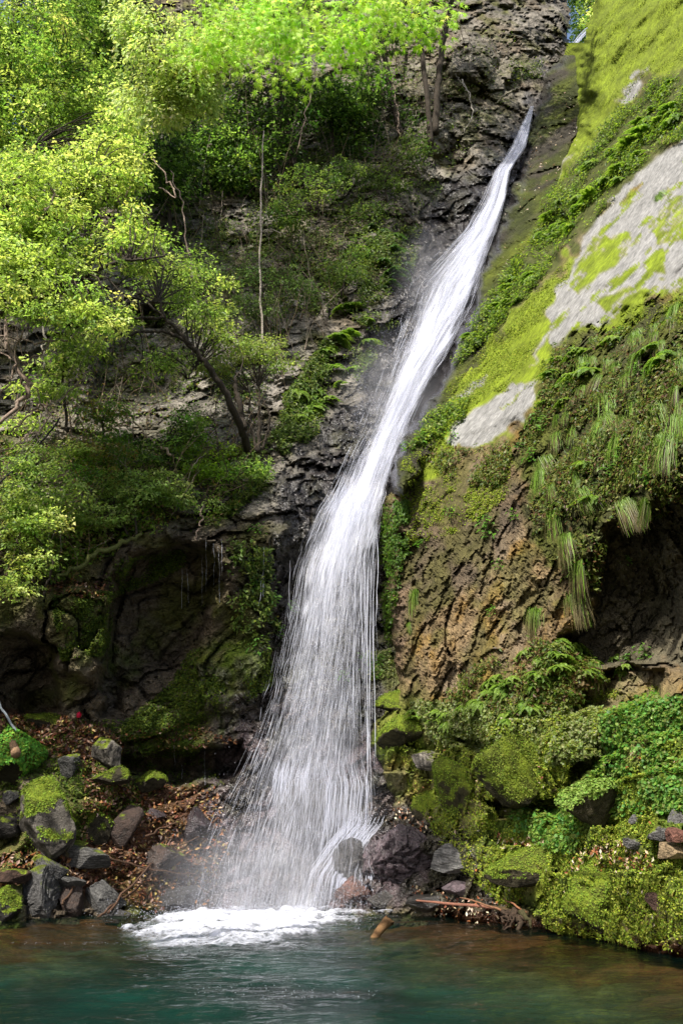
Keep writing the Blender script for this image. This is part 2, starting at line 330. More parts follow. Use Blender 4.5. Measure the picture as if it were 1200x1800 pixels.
    c = lerp3(c, (0.03, 0.027, 0.014), belt); lay(belt, (0.06, 0.075, 0.01), 0.55)
    b2 = reg([(955,500),(1010,440),(1100,340),(1200,232),(1500,100),(1500,520),(1150,525),(1100,575),(975,600),(962,660),(930,730),(880,775),(800,800),(740,850),(690,850),(720,765),(765,705),(838,620)], 8)
    lay(b2, MOSS, 0.97)
    lay(reg([(1140,370),(1200,350),(1240,430),(1160,425)], 10) + 0, MOSS, .95)
    gk = np.stack([(GX * .707 + GY * -.707) / 60, (GX * .707 + GY * .707) / 14, 0 * GX], -1)
    st = fbm(gk, 55, 4, .6)
    for poly, th in (([(1200,240),(1165,262),(1100,322),(1060,365),(1020,420),(1005,470),(960,540),(960,590),(972,612),(1000,585),(1060,570),(1090,545),(1130,525),(1200,512),(1500,480),(1500,150)], -.30),
                     ([(948,668),(900,672),(862,705),(800,742),(782,780),(820,792),(872,768),(925,735)], -.5), ([(1145,118),(1110,135),(1082,178),(1112,172)], -.3), ([(1015,262),(985,300),(948,362),(958,330),(975,295)], -.6),
                     ([(820,680),(850,665),(860,690),(800,700),(810,690)], -.1), ([(930,640),(1000,540),(965,560)], -.1)):
        pm = reg(poly, 3, 8) * sm(st, th, th + .08)
        for hole in ([(1035,420),(1110,405),(1105,440),(1060,470),(1020,510),(1000,500)], [(1140,380),(1200,350),(1230,420),(1160,430)], [(1060,560),(1060,530),(1090,515),(1150,500),(1210,515),(1150,540)], [(1140,470),(1175,455),(1165,490)]):
            pm = pm * (1 - reg(hole, 4, 12) * sm(st, -.25, .0))
        c = lerp3(c, (0.165, 0.162, 0.156), pm); moss = moss * (1 - pm)
    lw = sm(GY, 1150, 1300) * (1 - reg([(690,1060),(830,1060),(900,1120),(870,1190),(820,1270),(720,1200)], 20))
    lay(lw, MOSSG, 0.35 + 0.6 * speck(P, .9, 25, -.4, .1))
    g = lerp3(g, (0.13, 0.155, 0.01), 0.7 * lw * speck(P, 1.5, 26, .0, .4))
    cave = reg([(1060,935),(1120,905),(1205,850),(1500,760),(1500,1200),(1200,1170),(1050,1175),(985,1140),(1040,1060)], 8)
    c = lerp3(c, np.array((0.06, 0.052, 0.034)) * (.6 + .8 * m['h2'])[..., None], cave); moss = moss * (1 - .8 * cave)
    w2 = reg([(640,1440),(700,1400),(760,1440),(850,1480),(860,1560),(940,1610),(930,1660),(640,1630)], 14, 16)
    c = lerp3(c, (0.05, 0.038, 0.036), w2); moss = moss * (1 - .8 * w2); wet = np.maximum(wet, w2)
    wl = sm(P[..., 2], 0.32, 0.12); c = lerp3(c, (0.04, 0.018, 0.01), wl); moss = moss * (1 - wl); wet = np.maximum(wet, wl)
    ed = reg([(675,880),(705,880),(720,1100),(740,1190),(690,1200),(670,1000)], 8, 6); c = lerp3(c, (0.09, 0.06, 0.04), ed * .6)
    ud = fbm(P * 2.2, 27, 3); g = g * (0.85 + 0.4 * ud)[..., None]
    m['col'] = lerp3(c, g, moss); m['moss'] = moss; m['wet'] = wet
paint()

def build_mass(key, name):
    m = masses[key]; k = names.index(key)
    keep = (DD[k] < FR + 1.6) & (DD[k] < 1e5)
    if key == 'B': keep &= ~((m['sd'] > 12) & (GY < 75))
    ny, nx = GX.shape
    kc = keep[:-1, :-1] & keep[1:, :-1] & keep[:-1, 1:] & keep[1:, 1:]
    W = pt(GX, GY, m['d']).reshape(-1, 3)
    below = (W[:, 2] < -2.5).reshape(ny, nx); kc &= ~below[:-1, :-1]
    idx = np.arange(ny * nx).reshape(ny, nx)
    f = np.stack([idx[:-1, :-1][kc], idx[1:, :-1][kc], idx[1:, 1:][kc], idx[:-1, 1:][kc]], -1)
    use = np.unique(f); mp = np.full(ny * nx, -1); mp[use] = np.arange(len(use))
    me = mesh_np(name, W[use], mp[f], m['col'].reshape(-1, 3)[use], True, {'wet': m['wet'].ravel()[use], 'moss': m['moss'].ravel()[use], 'brk': np.clip(m['soft'] * .6 + .3, 0, .85).ravel()[use]})
    ra = me.attributes.new('rows', 'FLOAT_VECTOR', 'POINT'); ra.data.foreach_set('vector', np.ascontiguousarray((m['q'] * np.array([.3, 1, 1])).reshape(-1, 3)[use], np.float32).ravel())
    fs = (m['soft'][:-1, :-1][kc] < .5) if key == 'B' else np.zeros(len(f), bool); me.polygons.foreach_set('use_smooth', fs)
    o = link(name, me, M_ROCK); return o
tag(build_mass('A', 'cliff'), 'brown grey broken cliff and dark wet ledges left of and behind the waterfall', 'cliff', kind='structure')
tag(build_mass('C', 'rock_slope'), 'dim olive mossy slope just right of the upper waterfall', 'slope', kind='structure')
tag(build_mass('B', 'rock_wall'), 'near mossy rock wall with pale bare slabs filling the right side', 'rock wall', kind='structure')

# look-up of the built surface
def surf(px, py):
    px = np.atleast_1d(np.asarray(px, float)); py = np.atleast_1d(np.asarray(py, float))
    j = np.clip(np.searchsorted(gx, px) - 1, 0, len(gx) - 2); i = np.clip(np.searchsorted(gy, py) - 1, 0, len(gy) - 2)
    Y = FR[i, j]; p = pt(px, py, Y)
    j2 = np.clip(j + 3, 0, len(gx) - 1); j0 = np.clip(j - 3, 0, len(gx) - 1); i2 = np.clip(i + 3, 0, len(gy) - 1); i0 = np.clip(i - 3, 0, len(gy) - 1)
    a = pt(gx[j2], gy[i], FR[i, j2]) - pt(gx[j0], gy[i], FR[i, j0]); b = pt(gx[j], gy[i2], FR[i2, j]) - pt(gx[j], gy[i0], FR[i0, j])
    n = np.cross(b, a); n /= np.linalg.norm(n, axis=-1, keepdims=True) + 1e-9
    n = np.where(((p - [0, 0, CAMZ]) * n).sum(-1, keepdims=True) > 0, -n, n)
    return p, n, Y
# ------------------------------------------------------------------ pool
def onplane(px, py, z=0.0):
    x = (px - 600) / F; y = (900 - py) / F; t = (z - CAMZ) / (sp_ + y * cp)
    return x * t, (cp - y * sp_) * t
def toframe(x, y, z):
    fz = y * cp + (z - CAMZ) * sp_; uy = -y * sp_ + (z - CAMZ) * cp
    return 600 + F * x / fz, 900 - F * uy / fz
depth_pts = [(1200,1700,.1),(1100,1682,.1),(1000,1655,.1),(900,1645,.1),(760,1612,.1),(690,1605,.15),(1200,1730,.35),(1000,1710,.5),(800,1670,.5),(680,1640,.5),(900,1700,.65),(1200,1800,1.1),(1000,1790,1.3),(760,1740,1.3),(700,1790,2.2),(500,1750,2.6),(300,1750,2.6),
             (100,1665,.7),(60,1680,.6),(0,1640,.15),(200,1640,.5),(0,1740,1.9),(400,1640,1.6),(250,1690,1.3),(-300,1700,1),(1500,1800,.3)]
wy_ = np.r_[np.linspace(3, 9, 30)[:-1], np.arange(9, 27, 0.06)]; wx_ = np.r_[np.linspace(-20, -12, 20)[:-1], np.arange(-12, 10, 0.06), np.linspace(10, 18, 20)]
WX, WY = np.meshgrid(wx_, wy_)
fpx, fpy = toframe(WX, WY, 0)
dep = np.clip(rbf(depth_pts, np.clip(fpx, -300, 1500), np.clip(fpy, 1595, 1850)), 0.08, 3.0)
rad = np.hypot(WX + 2.0, WY - 22.3); Pw = np.stack([WX, WY, 0 * WX], -1)
amp = 0.022 + 0.06 * np.exp(-rad / 5)
hz = amp * (fbm(np.stack([WX * 0.9, WY * 1.6, 0 * WX], -1), 401, 4, .6) * 1.6 + 0.5 * np.sin(rad * 5.5 + 3 * vnoise(Pw * 0.7, 402)) * vnoise(Pw * .5, 403))
def gridmesh(name, X, Y, Z, extra=None, cols=None, keep=None):
    ny, nx = X.shape; idx = np.arange(ny * nx).reshape(ny, nx)
    f = np.stack([idx[:-1, :-1], idx[:-1, 1:], idx[1:, 1:], idx[1:, :-1]], -1)
    f = f[keep[:-1, :-1] & keep[1:, 1:] & keep[:-1, 1:] & keep[1:, :-1]] if keep is not None else f.reshape(-1, 4)
    return mesh_np(name, np.stack([X, Y, Z], -1).reshape(-1, 3), f, cols, True, extra)
def pool_mat():
    m, t, out = newmat('pool_water'); N, L = t.nodes, t.links
    a = N.new('ShaderNodeAttribute'); a.attribute_name = 'depth'
    tc = N.new('ShaderNodeTexCoord')
    n = N.new('ShaderNodeTexNoise'); n.inputs['Scale'].default_value = 0.5; n.inputs['Detail'].default_value = 4; L.new(tc.outputs['Object'], n.inputs[0])
    cr = N.new('ShaderNodeValToRGB'); cr.color_ramp.elements[0].position = .36; cr.color_ramp.elements[0].color = (0.003, 0.010, 0.008, 1); cr.color_ramp.elements[1].position = .66; cr.color_ramp.elements[1].color = (0.005, 0.026, 0.019, 1)
    L.new(n.outputs[0], cr.inputs[0])
    d = N.new('ShaderNodeBsdfDiffuse'); L.new(cr.outputs[0], d.inputs[0])
    tr = N.new('ShaderNodeBsdfTransparent'); tr.inputs[0].default_value = (0.62, 0.72, 0.6, 1)
    mr = N.new('ShaderNodeMapRange'); mr.inputs[1].default_value = 0.1; mr.inputs[2].default_value = 1.9; mr.inputs[3].default_value = 0.12; L.new(a.outputs['Fac'], mr.inputs[0])
    m1 = N.new('ShaderNodeMixShader'); L.new(mr.outputs[0], m1.inputs[0]); L.new(tr.outputs[0], m1.inputs[1]); L.new(d.outputs[0], m1.inputs[2])
    wv = N.new('ShaderNodeTexNoise'); wv.inputs['Scale'].default_value = 3.0; wv.inputs['Detail'].default_value = 5; wv.inputs['Roughness'].default_value = .6
    mp = N.new('ShaderNodeMapping'); mp.inputs['Scale'].default_value = (0.7, 1.5, 1); L.new(tc.outputs['Object'], mp.inputs[0]); L.new(mp.outputs[0], wv.inputs[0])
    bp = N.new('ShaderNodeBump'); bp.inputs['Strength'].default_value = 0.8; bp.inputs['Distance'].default_value = 0.08; L.new(wv.outputs[0], bp.inputs['Height'])
    g = N.new('ShaderNodeBsdfGlossy'); g.inputs['Roughness'].default_value = 0.05; L.new(bp.outputs[0], g.inputs['Normal'])
    fr = N.new('ShaderNodeFresnel'); fr.inputs[0].default_value = 1.17; L.new(bp.outputs[0], fr.inputs['Normal'])
    m2 = N.new('ShaderNodeMixShader'); L.new(fr.outputs[0], m2.inputs[0]); L.new(m1.outputs[0], m2.inputs[1]); L.new(g.outputs[0], m2.inputs[2])
    L.new(m2.outputs[0], out.inputs[0]); return m
tag(link('water', gridmesh('water', WX, WY, hz, {'depth': dep.ravel()}), pool_mat()), 'rippled dark green plunge pool at the foot of the waterfall', 'pool', kind='structure')
bz = -0.06 - dep * 0.75; Pb = np.stack([WX, WY, bz], -1); bb, bc, bh = blocks(Pb * np.array([1.3, 2.0, 1]), 410, .6)
bcol = lerp3(np.zeros(Pb.shape) + (0.17, 0.12, 0.06), (0.30, 0.25, 0.13), sm(bh, .3, .9)); bcol = lerp3(bcol, (0.20, 0.05, 0.015), sm(0.42 - dep + vnoise(Pb * .8, 411) * .12, 0, .12) * .85)
bcol = bcol * .55 * (0.6 + 0.6 * sm(fbm(Pb * 1.5, 412), -.3, .3))[..., None]
k2 = np.zeros(WX.shape, bool); k2[::2, ::2] = True
s2 = (slice(None, None, 2), slice(None, None, 2))
tag(link('pool_bed', gridmesh('pool_bed', WX[s2], WY[s2], (bz + bb * .09)[s2], {'wet': 0 * dep[s2].ravel(), 'moss': 0 * dep[s2].ravel()}, bcol[s2].reshape(-1, 3)), M_BED), 'brown and olive stones under the shallow edge of the pool', 'pool bed', kind='structure')

# ------------------------------------------------------------------ falling water
FY = [186,230,260,300,350,400,450,500,550,600,650,700,750,800,850,900,950,1000,1100,1200,1300,1400,1500,1602]
FL = [931,910,897,868,850,820,775,725,705,690,672,655,635,608,588,562,540,522,502,480,450,408,370,343]
FR_ = [938,930,922,896,887,870,852,838,817,792,760,737,713,694,679,668,662,657,655,652,650,652,652,646]
FD = [38.4,37.1,36.3,35.3,34.2,33.2,32.2,31.3,30.5,29.6,28.8,28,27.3,26.7,26,25.5,25.1,24.8,24.4,24.2,24,23.8,23.5,23.1]
def fall(s, y, off=0.0, clear=0.12):
    px = np.interp(y, FY, FL) + (np.interp(y, FY, FR_) - np.interp(y, FY, FL)) * s
    Y = np.interp(y, FY, FD)
    p, n, Ys = surf(px.ravel(), y.ravel() if hasattr(y, 'ravel') else y)
    Ys = Ys.reshape(px.shape)
    Y = np.minimum(Y, Ys - clear) - off
    return px, Y
def tubes(paths, widths, ks=3):
    """paths (n,k,3), widths (n,k) -> verts, quads"""
    n, k, _ = paths.shape
    t = np.gradient(paths, axis=1); t /= np.linalg.norm(t, axis=-1, keepdims=True) + 1e-9
    a = np.cross(t, np.array([0.13, 1, 0.21])); a /= np.linalg.norm(a, axis=-1, keepdims=True) + 1e-9; b = np.cross(t, a)
    an = np.arange(ks) / ks * 2 * math.pi
    v = paths[:, :, None] + widths[:, :, None, None] * (a[:, :, None] * np.cos(an)[None, None, :, None] + b[:, :, None] * np.sin(an)[None, None, :, None])
    idx = np.arange(n * k * ks).reshape(n, k, ks)
    f = np.stack([idx[:, :-1], np.roll(idx, -1, 2)[:, :-1], np.roll(idx, -1, 2)[:, 1:], idx[:, 1:]], -1).reshape(-1, 4)
    return v.reshape(-1, 3), f
def water_mat(name, attr='alpha', streak=False, gain=1.0):
    m, t, out = newmat(name); N, L = t.nodes, t.links
    b = N.new('ShaderNodeBsdfPrincipled'); b.inputs['Base Color'].default_value = (0.70, 0.72, 0.82, 1); b.inputs['Roughness'].default_value = 0.35
    tl = N.new('ShaderNodeBsdfTranslucent'); tl.inputs[0].default_value = (0.86, 0.88, 0.96, 1)
    mm = N.new('ShaderNodeMixShader'); mm.inputs[0].default_value = 0.4; L.new(b.outputs[0], mm.inputs[1]); L.new(tl.outputs[0], mm.inputs[2])
    tr = N.new('ShaderNodeBsdfTransparent'); a = N.new('ShaderNodeAttribute'); a.attribute_name = attr
    mx = N.new('ShaderNodeMixShader'); L.new(tr.outputs[0], mx.inputs[1]); L.new(mm.outputs[0], mx.inputs[2])
    if streak:
        fu = N.new('ShaderNodeAttribute'); fu.attribute_name = 'fu'; fv = N.new('ShaderNodeAttribute'); fv.attribute_name = 'fv'
        cb = N.new('ShaderNodeCombineXYZ'); L.new(fu.outputs['Fac'], cb.inputs[0]); L.new(fv.outputs['Fac'], cb.inputs[1])
        n = N.new('ShaderNodeTexNoise'); n.inputs['Scale'].default_value = 1.0; n.inputs['Detail'].default_value = 5; n.inputs['Roughness'].default_value = .65; L.new(cb.outputs[0], n.inputs[0])
        mr = N.new('ShaderNodeMath'); mr.operation = 'MULTIPLY_ADD'; L.new(n.outputs[0], mr.inputs[0]); mr.inputs[1].default_value = 3.2; mr.inputs[2].default_value = -2.0
        ad = N.new('ShaderNodeMath'); ad.operation = 'MULTIPLY_ADD'; ad.use_clamp = True; L.new(a.outputs['Fac'], ad.inputs[0]); ad.inputs[1].default_value = 1.9; L.new(mr.outputs[0], ad.inputs[2])
        ml = N.new('ShaderNodeMath'); ml.operation = 'MULTIPLY'; ml.use_clamp = True; L.new(ad.outputs[0], ml.inputs[0])
        a2 = N.new('ShaderNodeMath'); a2.operation = 'MULTIPLY'; a2.use_clamp = True; L.new(a.outputs['Fac'], a2.inputs[0]); a2.inputs[1].default_value = 1.3; L.new(a2.outputs[0], ml.inputs[1])
        L.new(ml.outputs[0], mx.inputs[0])
    else: L.new(a.outputs['Fac'], mx.inputs[0])
    L.new(mx.outputs[0], out.inputs[0]); return m
M_SHEET = water_mat('water_sheet', streak=True); M_STRAND = water_mat('water_strand')
wf = empty('waterfall', V(520, 1602, 23.2), 'tall white waterfall sliding down the rock channel and fanning into the pool', 'waterfall')
for li, (off, dens) in enumerate(((0.0, 1.0), (0.3, 0.75), (0.6, 0.6))):
    sy = np.r_[np.arange(186, 1602, 6.0), 1602]; ss = np.linspace(-0.12, 1.06, 50)
    SS, SY = np.meshgrid(ss, sy)
    px, Y = fall(SS, SY, off)
    Y = Y + 0.12 * vnoise(np.stack([SS * 9, SY / 90, 0 * SY + li], -1), 500 + li)
    Pm = pt(px, SY, Y)
    wob = .09 * vnoise(np.stack([0 * SS + li, SY / 55, 0 * SY], -1), 530) + .05 * vnoise(np.stack([0 * SS + li, SY / 17, 0 * SY], -1), 531)
    edge = sm(SS + wob, -0.02, 0.30) * (1 - sm(SS + wob * .6, 0.84, 1.04))
    mist = np.interp(SY, [186, 400, 470, 560, 640, 760, 830, 900], [0, 0, .45, .6, .75, .8, .3, 0])      # thinner veil on the left of the middle reach
    core = 1 - mist * (1 - sm(SS, 0.15, 0.62))
    al = np.interp(SY, [186, 400, 800, 900, 1000, 1120, 1250, 1400, 1560, 1602], [.72, .8, .84, .76, .54, .39, .32, .30, .35, .5])
    al = al * edge * core * dens * (0.85 + 0.3 * vnoise(np.stack([SS * 5, SY / 160, 0 * SY], -1), 510))
    al = al * (1 - 0.25 * np.exp(-((SS - .9) / .12) ** 2) * (SY > 960))
    mt = np.interp(SY, FY, FD) / F
    me = gridmesh('water_sheet', Pm[..., 0], Pm[..., 1], Pm[..., 2], {'alpha': np.clip(al, 0, 1).ravel(), 'fu': (SS * np.interp(SY, [186, 500, 900, 1200, 1602], [16, 40, 60, 95, 120]) * (1, .5, 1.7)[li] + li * 31).ravel(), 'fv': (SY / (60, 45, 38)[li] + li * 13).ravel()})
    link('water_sheet', me, M_SHEET, wf, False)
# single threads of water
n = 14000
yl = np.r_[rng.uniform(186, 900, 5000), 850 + 752 * rng.random(n - 5000) ** 1.15]
s0 = rng.normal(.52, .27, n); s0 = np.where((s0 < -.04) | (s0 > 1.02), rng.uniform(0.02, 1, n), s0); mid = (yl > 420) & (yl < 820)
s0 = np.where(mid & (rng.random(n) < .75), 1.0 - np.abs(rng.normal(0, .34, n)), s0); s0 = np.clip(s0, -0.12, 1.04)
ln = np.where(yl < 900, rng.uniform(18, 90, n), rng.uniform(14, 90, n)) * rng.uniform(.4, 1, n)
K = 7; tt = np.linspace(0, 1, K)
YY = np.clip(yl[:, None] + ln[:, None] * tt, 186, 1604)
SSs = s0[:, None] + rng.normal(0, .012, (n, 1)) * tt + 0.006 * rng.normal(0, 1, (n, K)) * (YY < 900)
SSs = SSs + (.035 * vnoise(np.stack([s0[:, None] * 4 + 0 * YY, YY / 70, 0 * YY], -1), 520) + rng.normal(0, .03, (n, 1))) * np.interp(YY, [186, 300, 700, 960], [.6, 1, .8, 0]) + rng.normal(0, .02, (n, 1)) + rng.normal(0, .006, (n, 1)) * tt
px, Y = fall(SSs, YY, 0.0, 0.2); Y = Y - rng.uniform(-.3, .8, (n, 1)) * np.where(YY > 900, 1, .3)
wpx = rng.uniform(.3, 1.0, (n, 1)) ** 1.5 * np.where(YY < 900, .85, .62) * np.sin(math.pi * np.clip(tt, .03, .97)) ** .6
v, f = tubes(pt(px, YY, Y), wpx * Y / F)
alp = np.repeat((rng.uniform(.1, .9, (n, 1)) ** 1.4 * np.where(yl[:, None] > 980, .42, .42) * np.ones((1, K))).ravel(), 3)
o = link('water_thread', mesh_np('water_thread', v, f, None, True, {'alpha': alp}), M_STRAND, wf, False); o['kind'] = 'stuff'
# drips and side threads
dr = []
def thread(pts, wd, Yoff=0.35, a=.8, n=1, spread=0):
    for _ in range(n):
        q = np.array(pts, float); dx = random.uniform(-spread, spread)
        t = np.linspace(0, 1, len(q)); tn = np.linspace(random.uniform(0, .3) if n > 1 else 0, 1 if n == 1 else random.uniform(.6, 1), 14)
        x = np.interp(tn, t, q[:, 0]) + dx + np.cumsum(rng.normal(0, .5, 14)); y = np.interp(tn, t, q[:, 1])
        _, _, Ys = surf(x, y); Yc = np.interp(y, FY, FD) if q[0, 0] > 480 else 99
        Y = np.minimum(Ys - Yoff * .5, Yc) if q[0, 0] > 480 else Ys - Yoff
        if q[0, 0] > 480: Y = np.maximum(Y, Yc - .5)
        Y = np.minimum(Y, np.convolve(np.pad(Y, 2, 'edge'), np.ones(5) / 5, 'valid'))
        w_ = wd * rng.uniform(.5, 1.2, 14) * np.sin(math.pi * np.clip(np.linspace(0, 1, 14), .05, .95)) ** .4
        dr.append((pt(x, y, Y), w_ * Y / F, a * random.uniform(.6, 1)))
for x0, y0, y1, wd in ((510,985,1095,.5),(640,900,1210,1.5),(648,930,1340,1.7),(655,950,1330,1.4),(634,960,1180,1.2),(661,900,1100,1.2),(626,1000,1280,1.3),(652,1000,1420,1.2),(643,1250,1440,1.2)):
    thread([(x0, y0), (x0 + random.uniform(-3, 3), (y0 + y1) / 2), (x0 + random.uniform(-3, 4), y1)], wd * .75, a=.7)
for x0, y0, y1 in ((362,950,1040),(376,955,1030),(389,948,1020),(320,1000,1070),(465,960,1050),(460,1010,1065),(356,975,1065),(320,1345,1370),(307,1310,1345),(360,1320,1380),(330,1000,1060),(383,960,1060)):
    thread([(x0, y0), (x0 + 1, (y0 + y1) / 2), (x0 + random.uniform(-2, 2), y1)], .55, a=.55)
for pts, wd, nn, spd in (([(652,1418),(638,1450),(606,1488),(572,1540),(560,1598)], 1.0, 60, 34), ([(660,1440),(645,1466),(628,1498),(608,1550),(596,1600)], .8, 26, 14), ([(652,1500),(650,1550),(668,1592)], 1.2, 8, 4),
                        ([(600,1330),(612,1380),(606,1450),(600,1500)], 1.1, 60, 40), ([(520,1330),(510,1370),(505,1420)], 1.2, 50, 30), ([(620,1510),(598,1540),(590,1590)], 1.0, 40, 14), ([(640,1530),(640,1560),(628,1600)], .9, 20, 14)):
    thread(pts, wd * .7, .3, .38, nn, spd)
for _ in range(24):
    x_ = np.linspace(1034, 1006, 14) + random.uniform(-4, 4); y_ = 52 + np.linspace(0, 1, 14) ** 1.3 * 30 + random.uniform(-4, 4)
    dr.append((pt(x_, y_, np.full(14, 43.0)), np.full(14, .012), .5))
v, f = tubes(np.stack([d[0] for d in dr]), np.stack([d[1] for d in dr]), 4)
o = link('trickle', mesh_np('trickle', v, f, None, True, {'alpha': np.repeat([d[2] for d in dr], 14 * 4)}), M_STRAND, wf, False); o['kind'] = 'stuff'
# spray droplets and pool flecks
TET = np.array([[0, 0, 1], [.94, 0, -.33], [-.47, .82, -.33], [-.47, -.82, -.33]]); TF = np.array([[0, 1, 2], [0, 2, 3], [0, 3, 1], [1, 3, 2]])
def drops(P, r):
    n = len(P); v = P[:, None] + TET[None] * r[:, None, None]
    return v.reshape(-1, 3), (TF[None] + (np.arange(n) * 4)[:, None, None]).reshape(-1, 3)
dp = []
for (x, y, rx, ry, Y, sz, n_) in ((430,1612,200,30,21.0,.008,7000),(420,1640,190,30,18.6,.006,4500),(430,1560,120,70,22.6,.007,3000),(430,1570,130,40,22.9,.008,1800),(600,1580,90,40,22.6,.008,900),(560,1365,90,40,23.6,.008,900),(640,1440,50,30,23.2,.008,500),(690,640,60,130,28.6,.010,1200),(640,730,40,90,27.2,.010,900),(745,500,50,70,31.2,.011,700),(880,330,30,100,34.4,.011,300),(420,1480,90,120,23.6,.008,1200),(470,1650,200,14,20.6,.007,500)):
    a = rng.normal(0, .45, (n_, 2)); P_ = pt(x + a[:, 0] * rx, y + a[:, 1] * ry, Y + rng.normal(0, .35, n_)); P_ = P_[P_[:, 2] > 0.01]
    dp.append((P_, sz * rng.uniform(.4, 1.3, len(P_))))
q_ = np.stack([rng.uniform(-40, 760, 1500), 1660 + 140 * rng.random(1500) ** 1.5], -1); ox, oy = onplane(q_[:, 0], q_[:, 1])
kf = vnoise(np.stack([ox * .8, oy * .8, 0 * ox], -1), 540) > .62
dp.append((np.stack([ox, oy, np.full(len(ox), .035)], -1)[kf], rng.uniform(.002, .006, kf.sum())))  # white flecks on the pool imitate small glints and bubbles
v, f = drops(np.concatenate([d[0] for d in dp]), np.concatenate([d[1] for d in dp]))
o = link('spray', mesh_np('spray', v, f, None, False, {'alpha': np.full(len(v), .7)}), M_STRAND, wf, False); o['kind'] = 'stuff'
# foam on the pool
fx_ = np.arange(-5.6, 1.7, 0.022); fy_ = np.arange(15.2, 23.6, 0.03); FX, FYg = np.meshgrid(fx_, fy_)
qx, qy = toframe(FX, FYg, 0)
wn = vnoise(np.stack([FX * 1.2, FYg * .8, 0 * FX], -1), 601) * 26
sdf = sdpoly([(205,1648),(235,1615),(330,1600),(450,1592),(600,1592),(680,1596),(676,1612),(610,1630),(560,1655),(480,1684),(390,1692),(270,1686)], qx + wn, qy + wn * .25)
Pf = np.stack([FX, FYg, 0 * FX], -1); fn = fbm(Pf * np.array([2.5, 1.6, 1]), 602, 5, .65)
den = np.clip(sm(-sdf, -14, 26) * 1.0 + fn * 1.1 * sm(-sdf, -44, 4), 0, 1) * sm(-sdf, -46, 0) * .9
core_ = np.exp(-((qx - 430) / 150) ** 2 - ((qy - 1628) / 22) ** 2)
den = np.clip(den * (.62 + .5 * core_), 0, .95)
hf = 0.02 + sm(den, .1, .8) * (0.06 + 0.10 * np.clip(fbm(Pf * 3.2, 603, 4, .55), -.3, 1))
me = gridmesh('foam', FX, FYg, hf + 0.035, {'alpha': den.ravel(), 'fu': (FX * 9).ravel(), 'fv': (FYg * 6).ravel()}, None, den > .01)
tag(link('foam', me, M_SHEET), 'patch of white churned foam where the waterfall lands in the pool', 'foam', kind='stuff')

# drifting spray, denser towards the middle of each puff
def mist(loc, rad, dens):
    import bmesh
    bm = bmesh.new(); bmesh.ops.create_icosphere(bm, subdivisions=3, radius=1.0); me = bpy.data.meshes.new('mist'); bm.to_mesh(me); bm.free()
    m, t, out = newmat('mist_air'); N, L = t.nodes, t.links
    tc = N.new('ShaderNodeTexCoord'); ln_ = N.new('ShaderNodeVectorMath'); ln_.operation = 'LENGTH'; L.new(tc.outputs['Object'], ln_.inputs[0])
    mr = N.new('ShaderNodeMapRange'); mr.interpolation_type = 'SMOOTHSTEP'; mr.inputs[1].default_value = 1.0; mr.inputs[2].default_value = 0.1; mr.inputs[3].default_value = 0; mr.inputs[4].default_value = dens; L.new(ln_.outputs['Value'], mr.inputs[0])
    v = N.new('ShaderNodeVolumePrincipled'); v.inputs['Color'].default_value = (.9, .92, 1, 1); L.new(mr.outputs[0], v.inputs['Density']); L.new(v.outputs[0], out.inputs['Volume'])
    o = link('mist', me, m); o.location = loc; o.scale = rad
    return tag(o, 'faint spray hanging in the air in front of the falling water', 'mist', kind='stuff')
mist(V(450, 1545, 22.3), (3.0, 1.3, 1.7), .30)
mist(V(560, 1400, 22.8), (2.0, 1.0, 2.6), .14)
mist(V(760, 500, 31.0), (2.0, 1.2, 3.4), .12)
mist(V(690, 690, 27.4), (2.2, 1.2, 3.0), .16)
# ------------------------------------------------------------------ scattering helpers
LEAF = (np.array([[0, 0, 0], [-.27, .45, .07], [0, 1, -.08], [.27, .45, .07]]), np.array([[0, 3, 2], [0, 2, 1]]))
ROUND = (np.array([[0, 0, 0], [-.42, .35, .05], [-.3, .85, .0], [.3, .85, .0], [.42, .35, .05]]), np.array([[0, 4, 3], [0, 3, 2], [0, 2, 1]]))
def star():
    v = [[0, 0, 0]]; f = []
    for k, (a, l) in enumerate(((-125, .42), (-68, .8), (-30, .95), (0, 1.1), (30, .95), (68, .8), (125, .42))):
        for da, ll in ((-9, l * .4), (0, l), (9, l * .4)):
            v.append([math.sin(R(a + da)) * ll, math.cos(R(a + da)) * ll, -0.12 * ll * ll])
        i = 1 + k * 3; f += [[0, i + 1, i], [0, i + 2, i + 1]]
        if k: f.append([0, i, i - 1])
    return np.array(v) * .75, np.array(f)
STAR = star()
def unit(a): return a / (np.linalg.norm(a, axis=-1, keepdims=True) + 1e-9)
def leaves(pos, yd, zn, size, col, tmpl):
    yd = unit(yd); xa = unit(np.cross(yd, zn)); za = np.cross(xa, yd)
    tv, tf = tmpl; n = len(pos); k = len(tv)
    v = pos[:, None] + size[:, None, None] * (tv[None, :, 0:1] * xa[:, None] + tv[None, :, 1:2] * yd[:, None] + tv[None, :, 2:3] * za[:, None])
    f = tf[None] + (np.arange(n) * k)[:, None, None]
    return v.reshape(-1, 3), f.reshape(-1, 3), np.repeat(col, k, 0)
def palette(cols, n, jit=.18):
    c = np.array(cols, float)[rng.integers(0, len(cols), n)]
    return c * (1 + rng.normal(0, jit, (n, 1))).clip(.4, 1.8) * (1 + rng.normal(0, .06, (n, 3))).clip(.7, 1.4)
def in_poly(poly, n, dens=None):
    p = np.array(poly, float); lo = p.min(0); hi = p.max(0); out = []
    while sum(map(len, out)) < n:
        q = rng.uniform(lo, hi, (n * 2, 2)); q = q[sdpoly(poly, q[:, 0], q[:, 1]) < 0]
        if dens is not None:
            P_, _, _ = surf(q[:, 0], q[:, 1]); q = q[fbm(P_ * dens, 777, 3) + rng.normal(0, .12, len(q)) > 0.0]
        out.append(q)
    return np.concatenate(out)[:n]
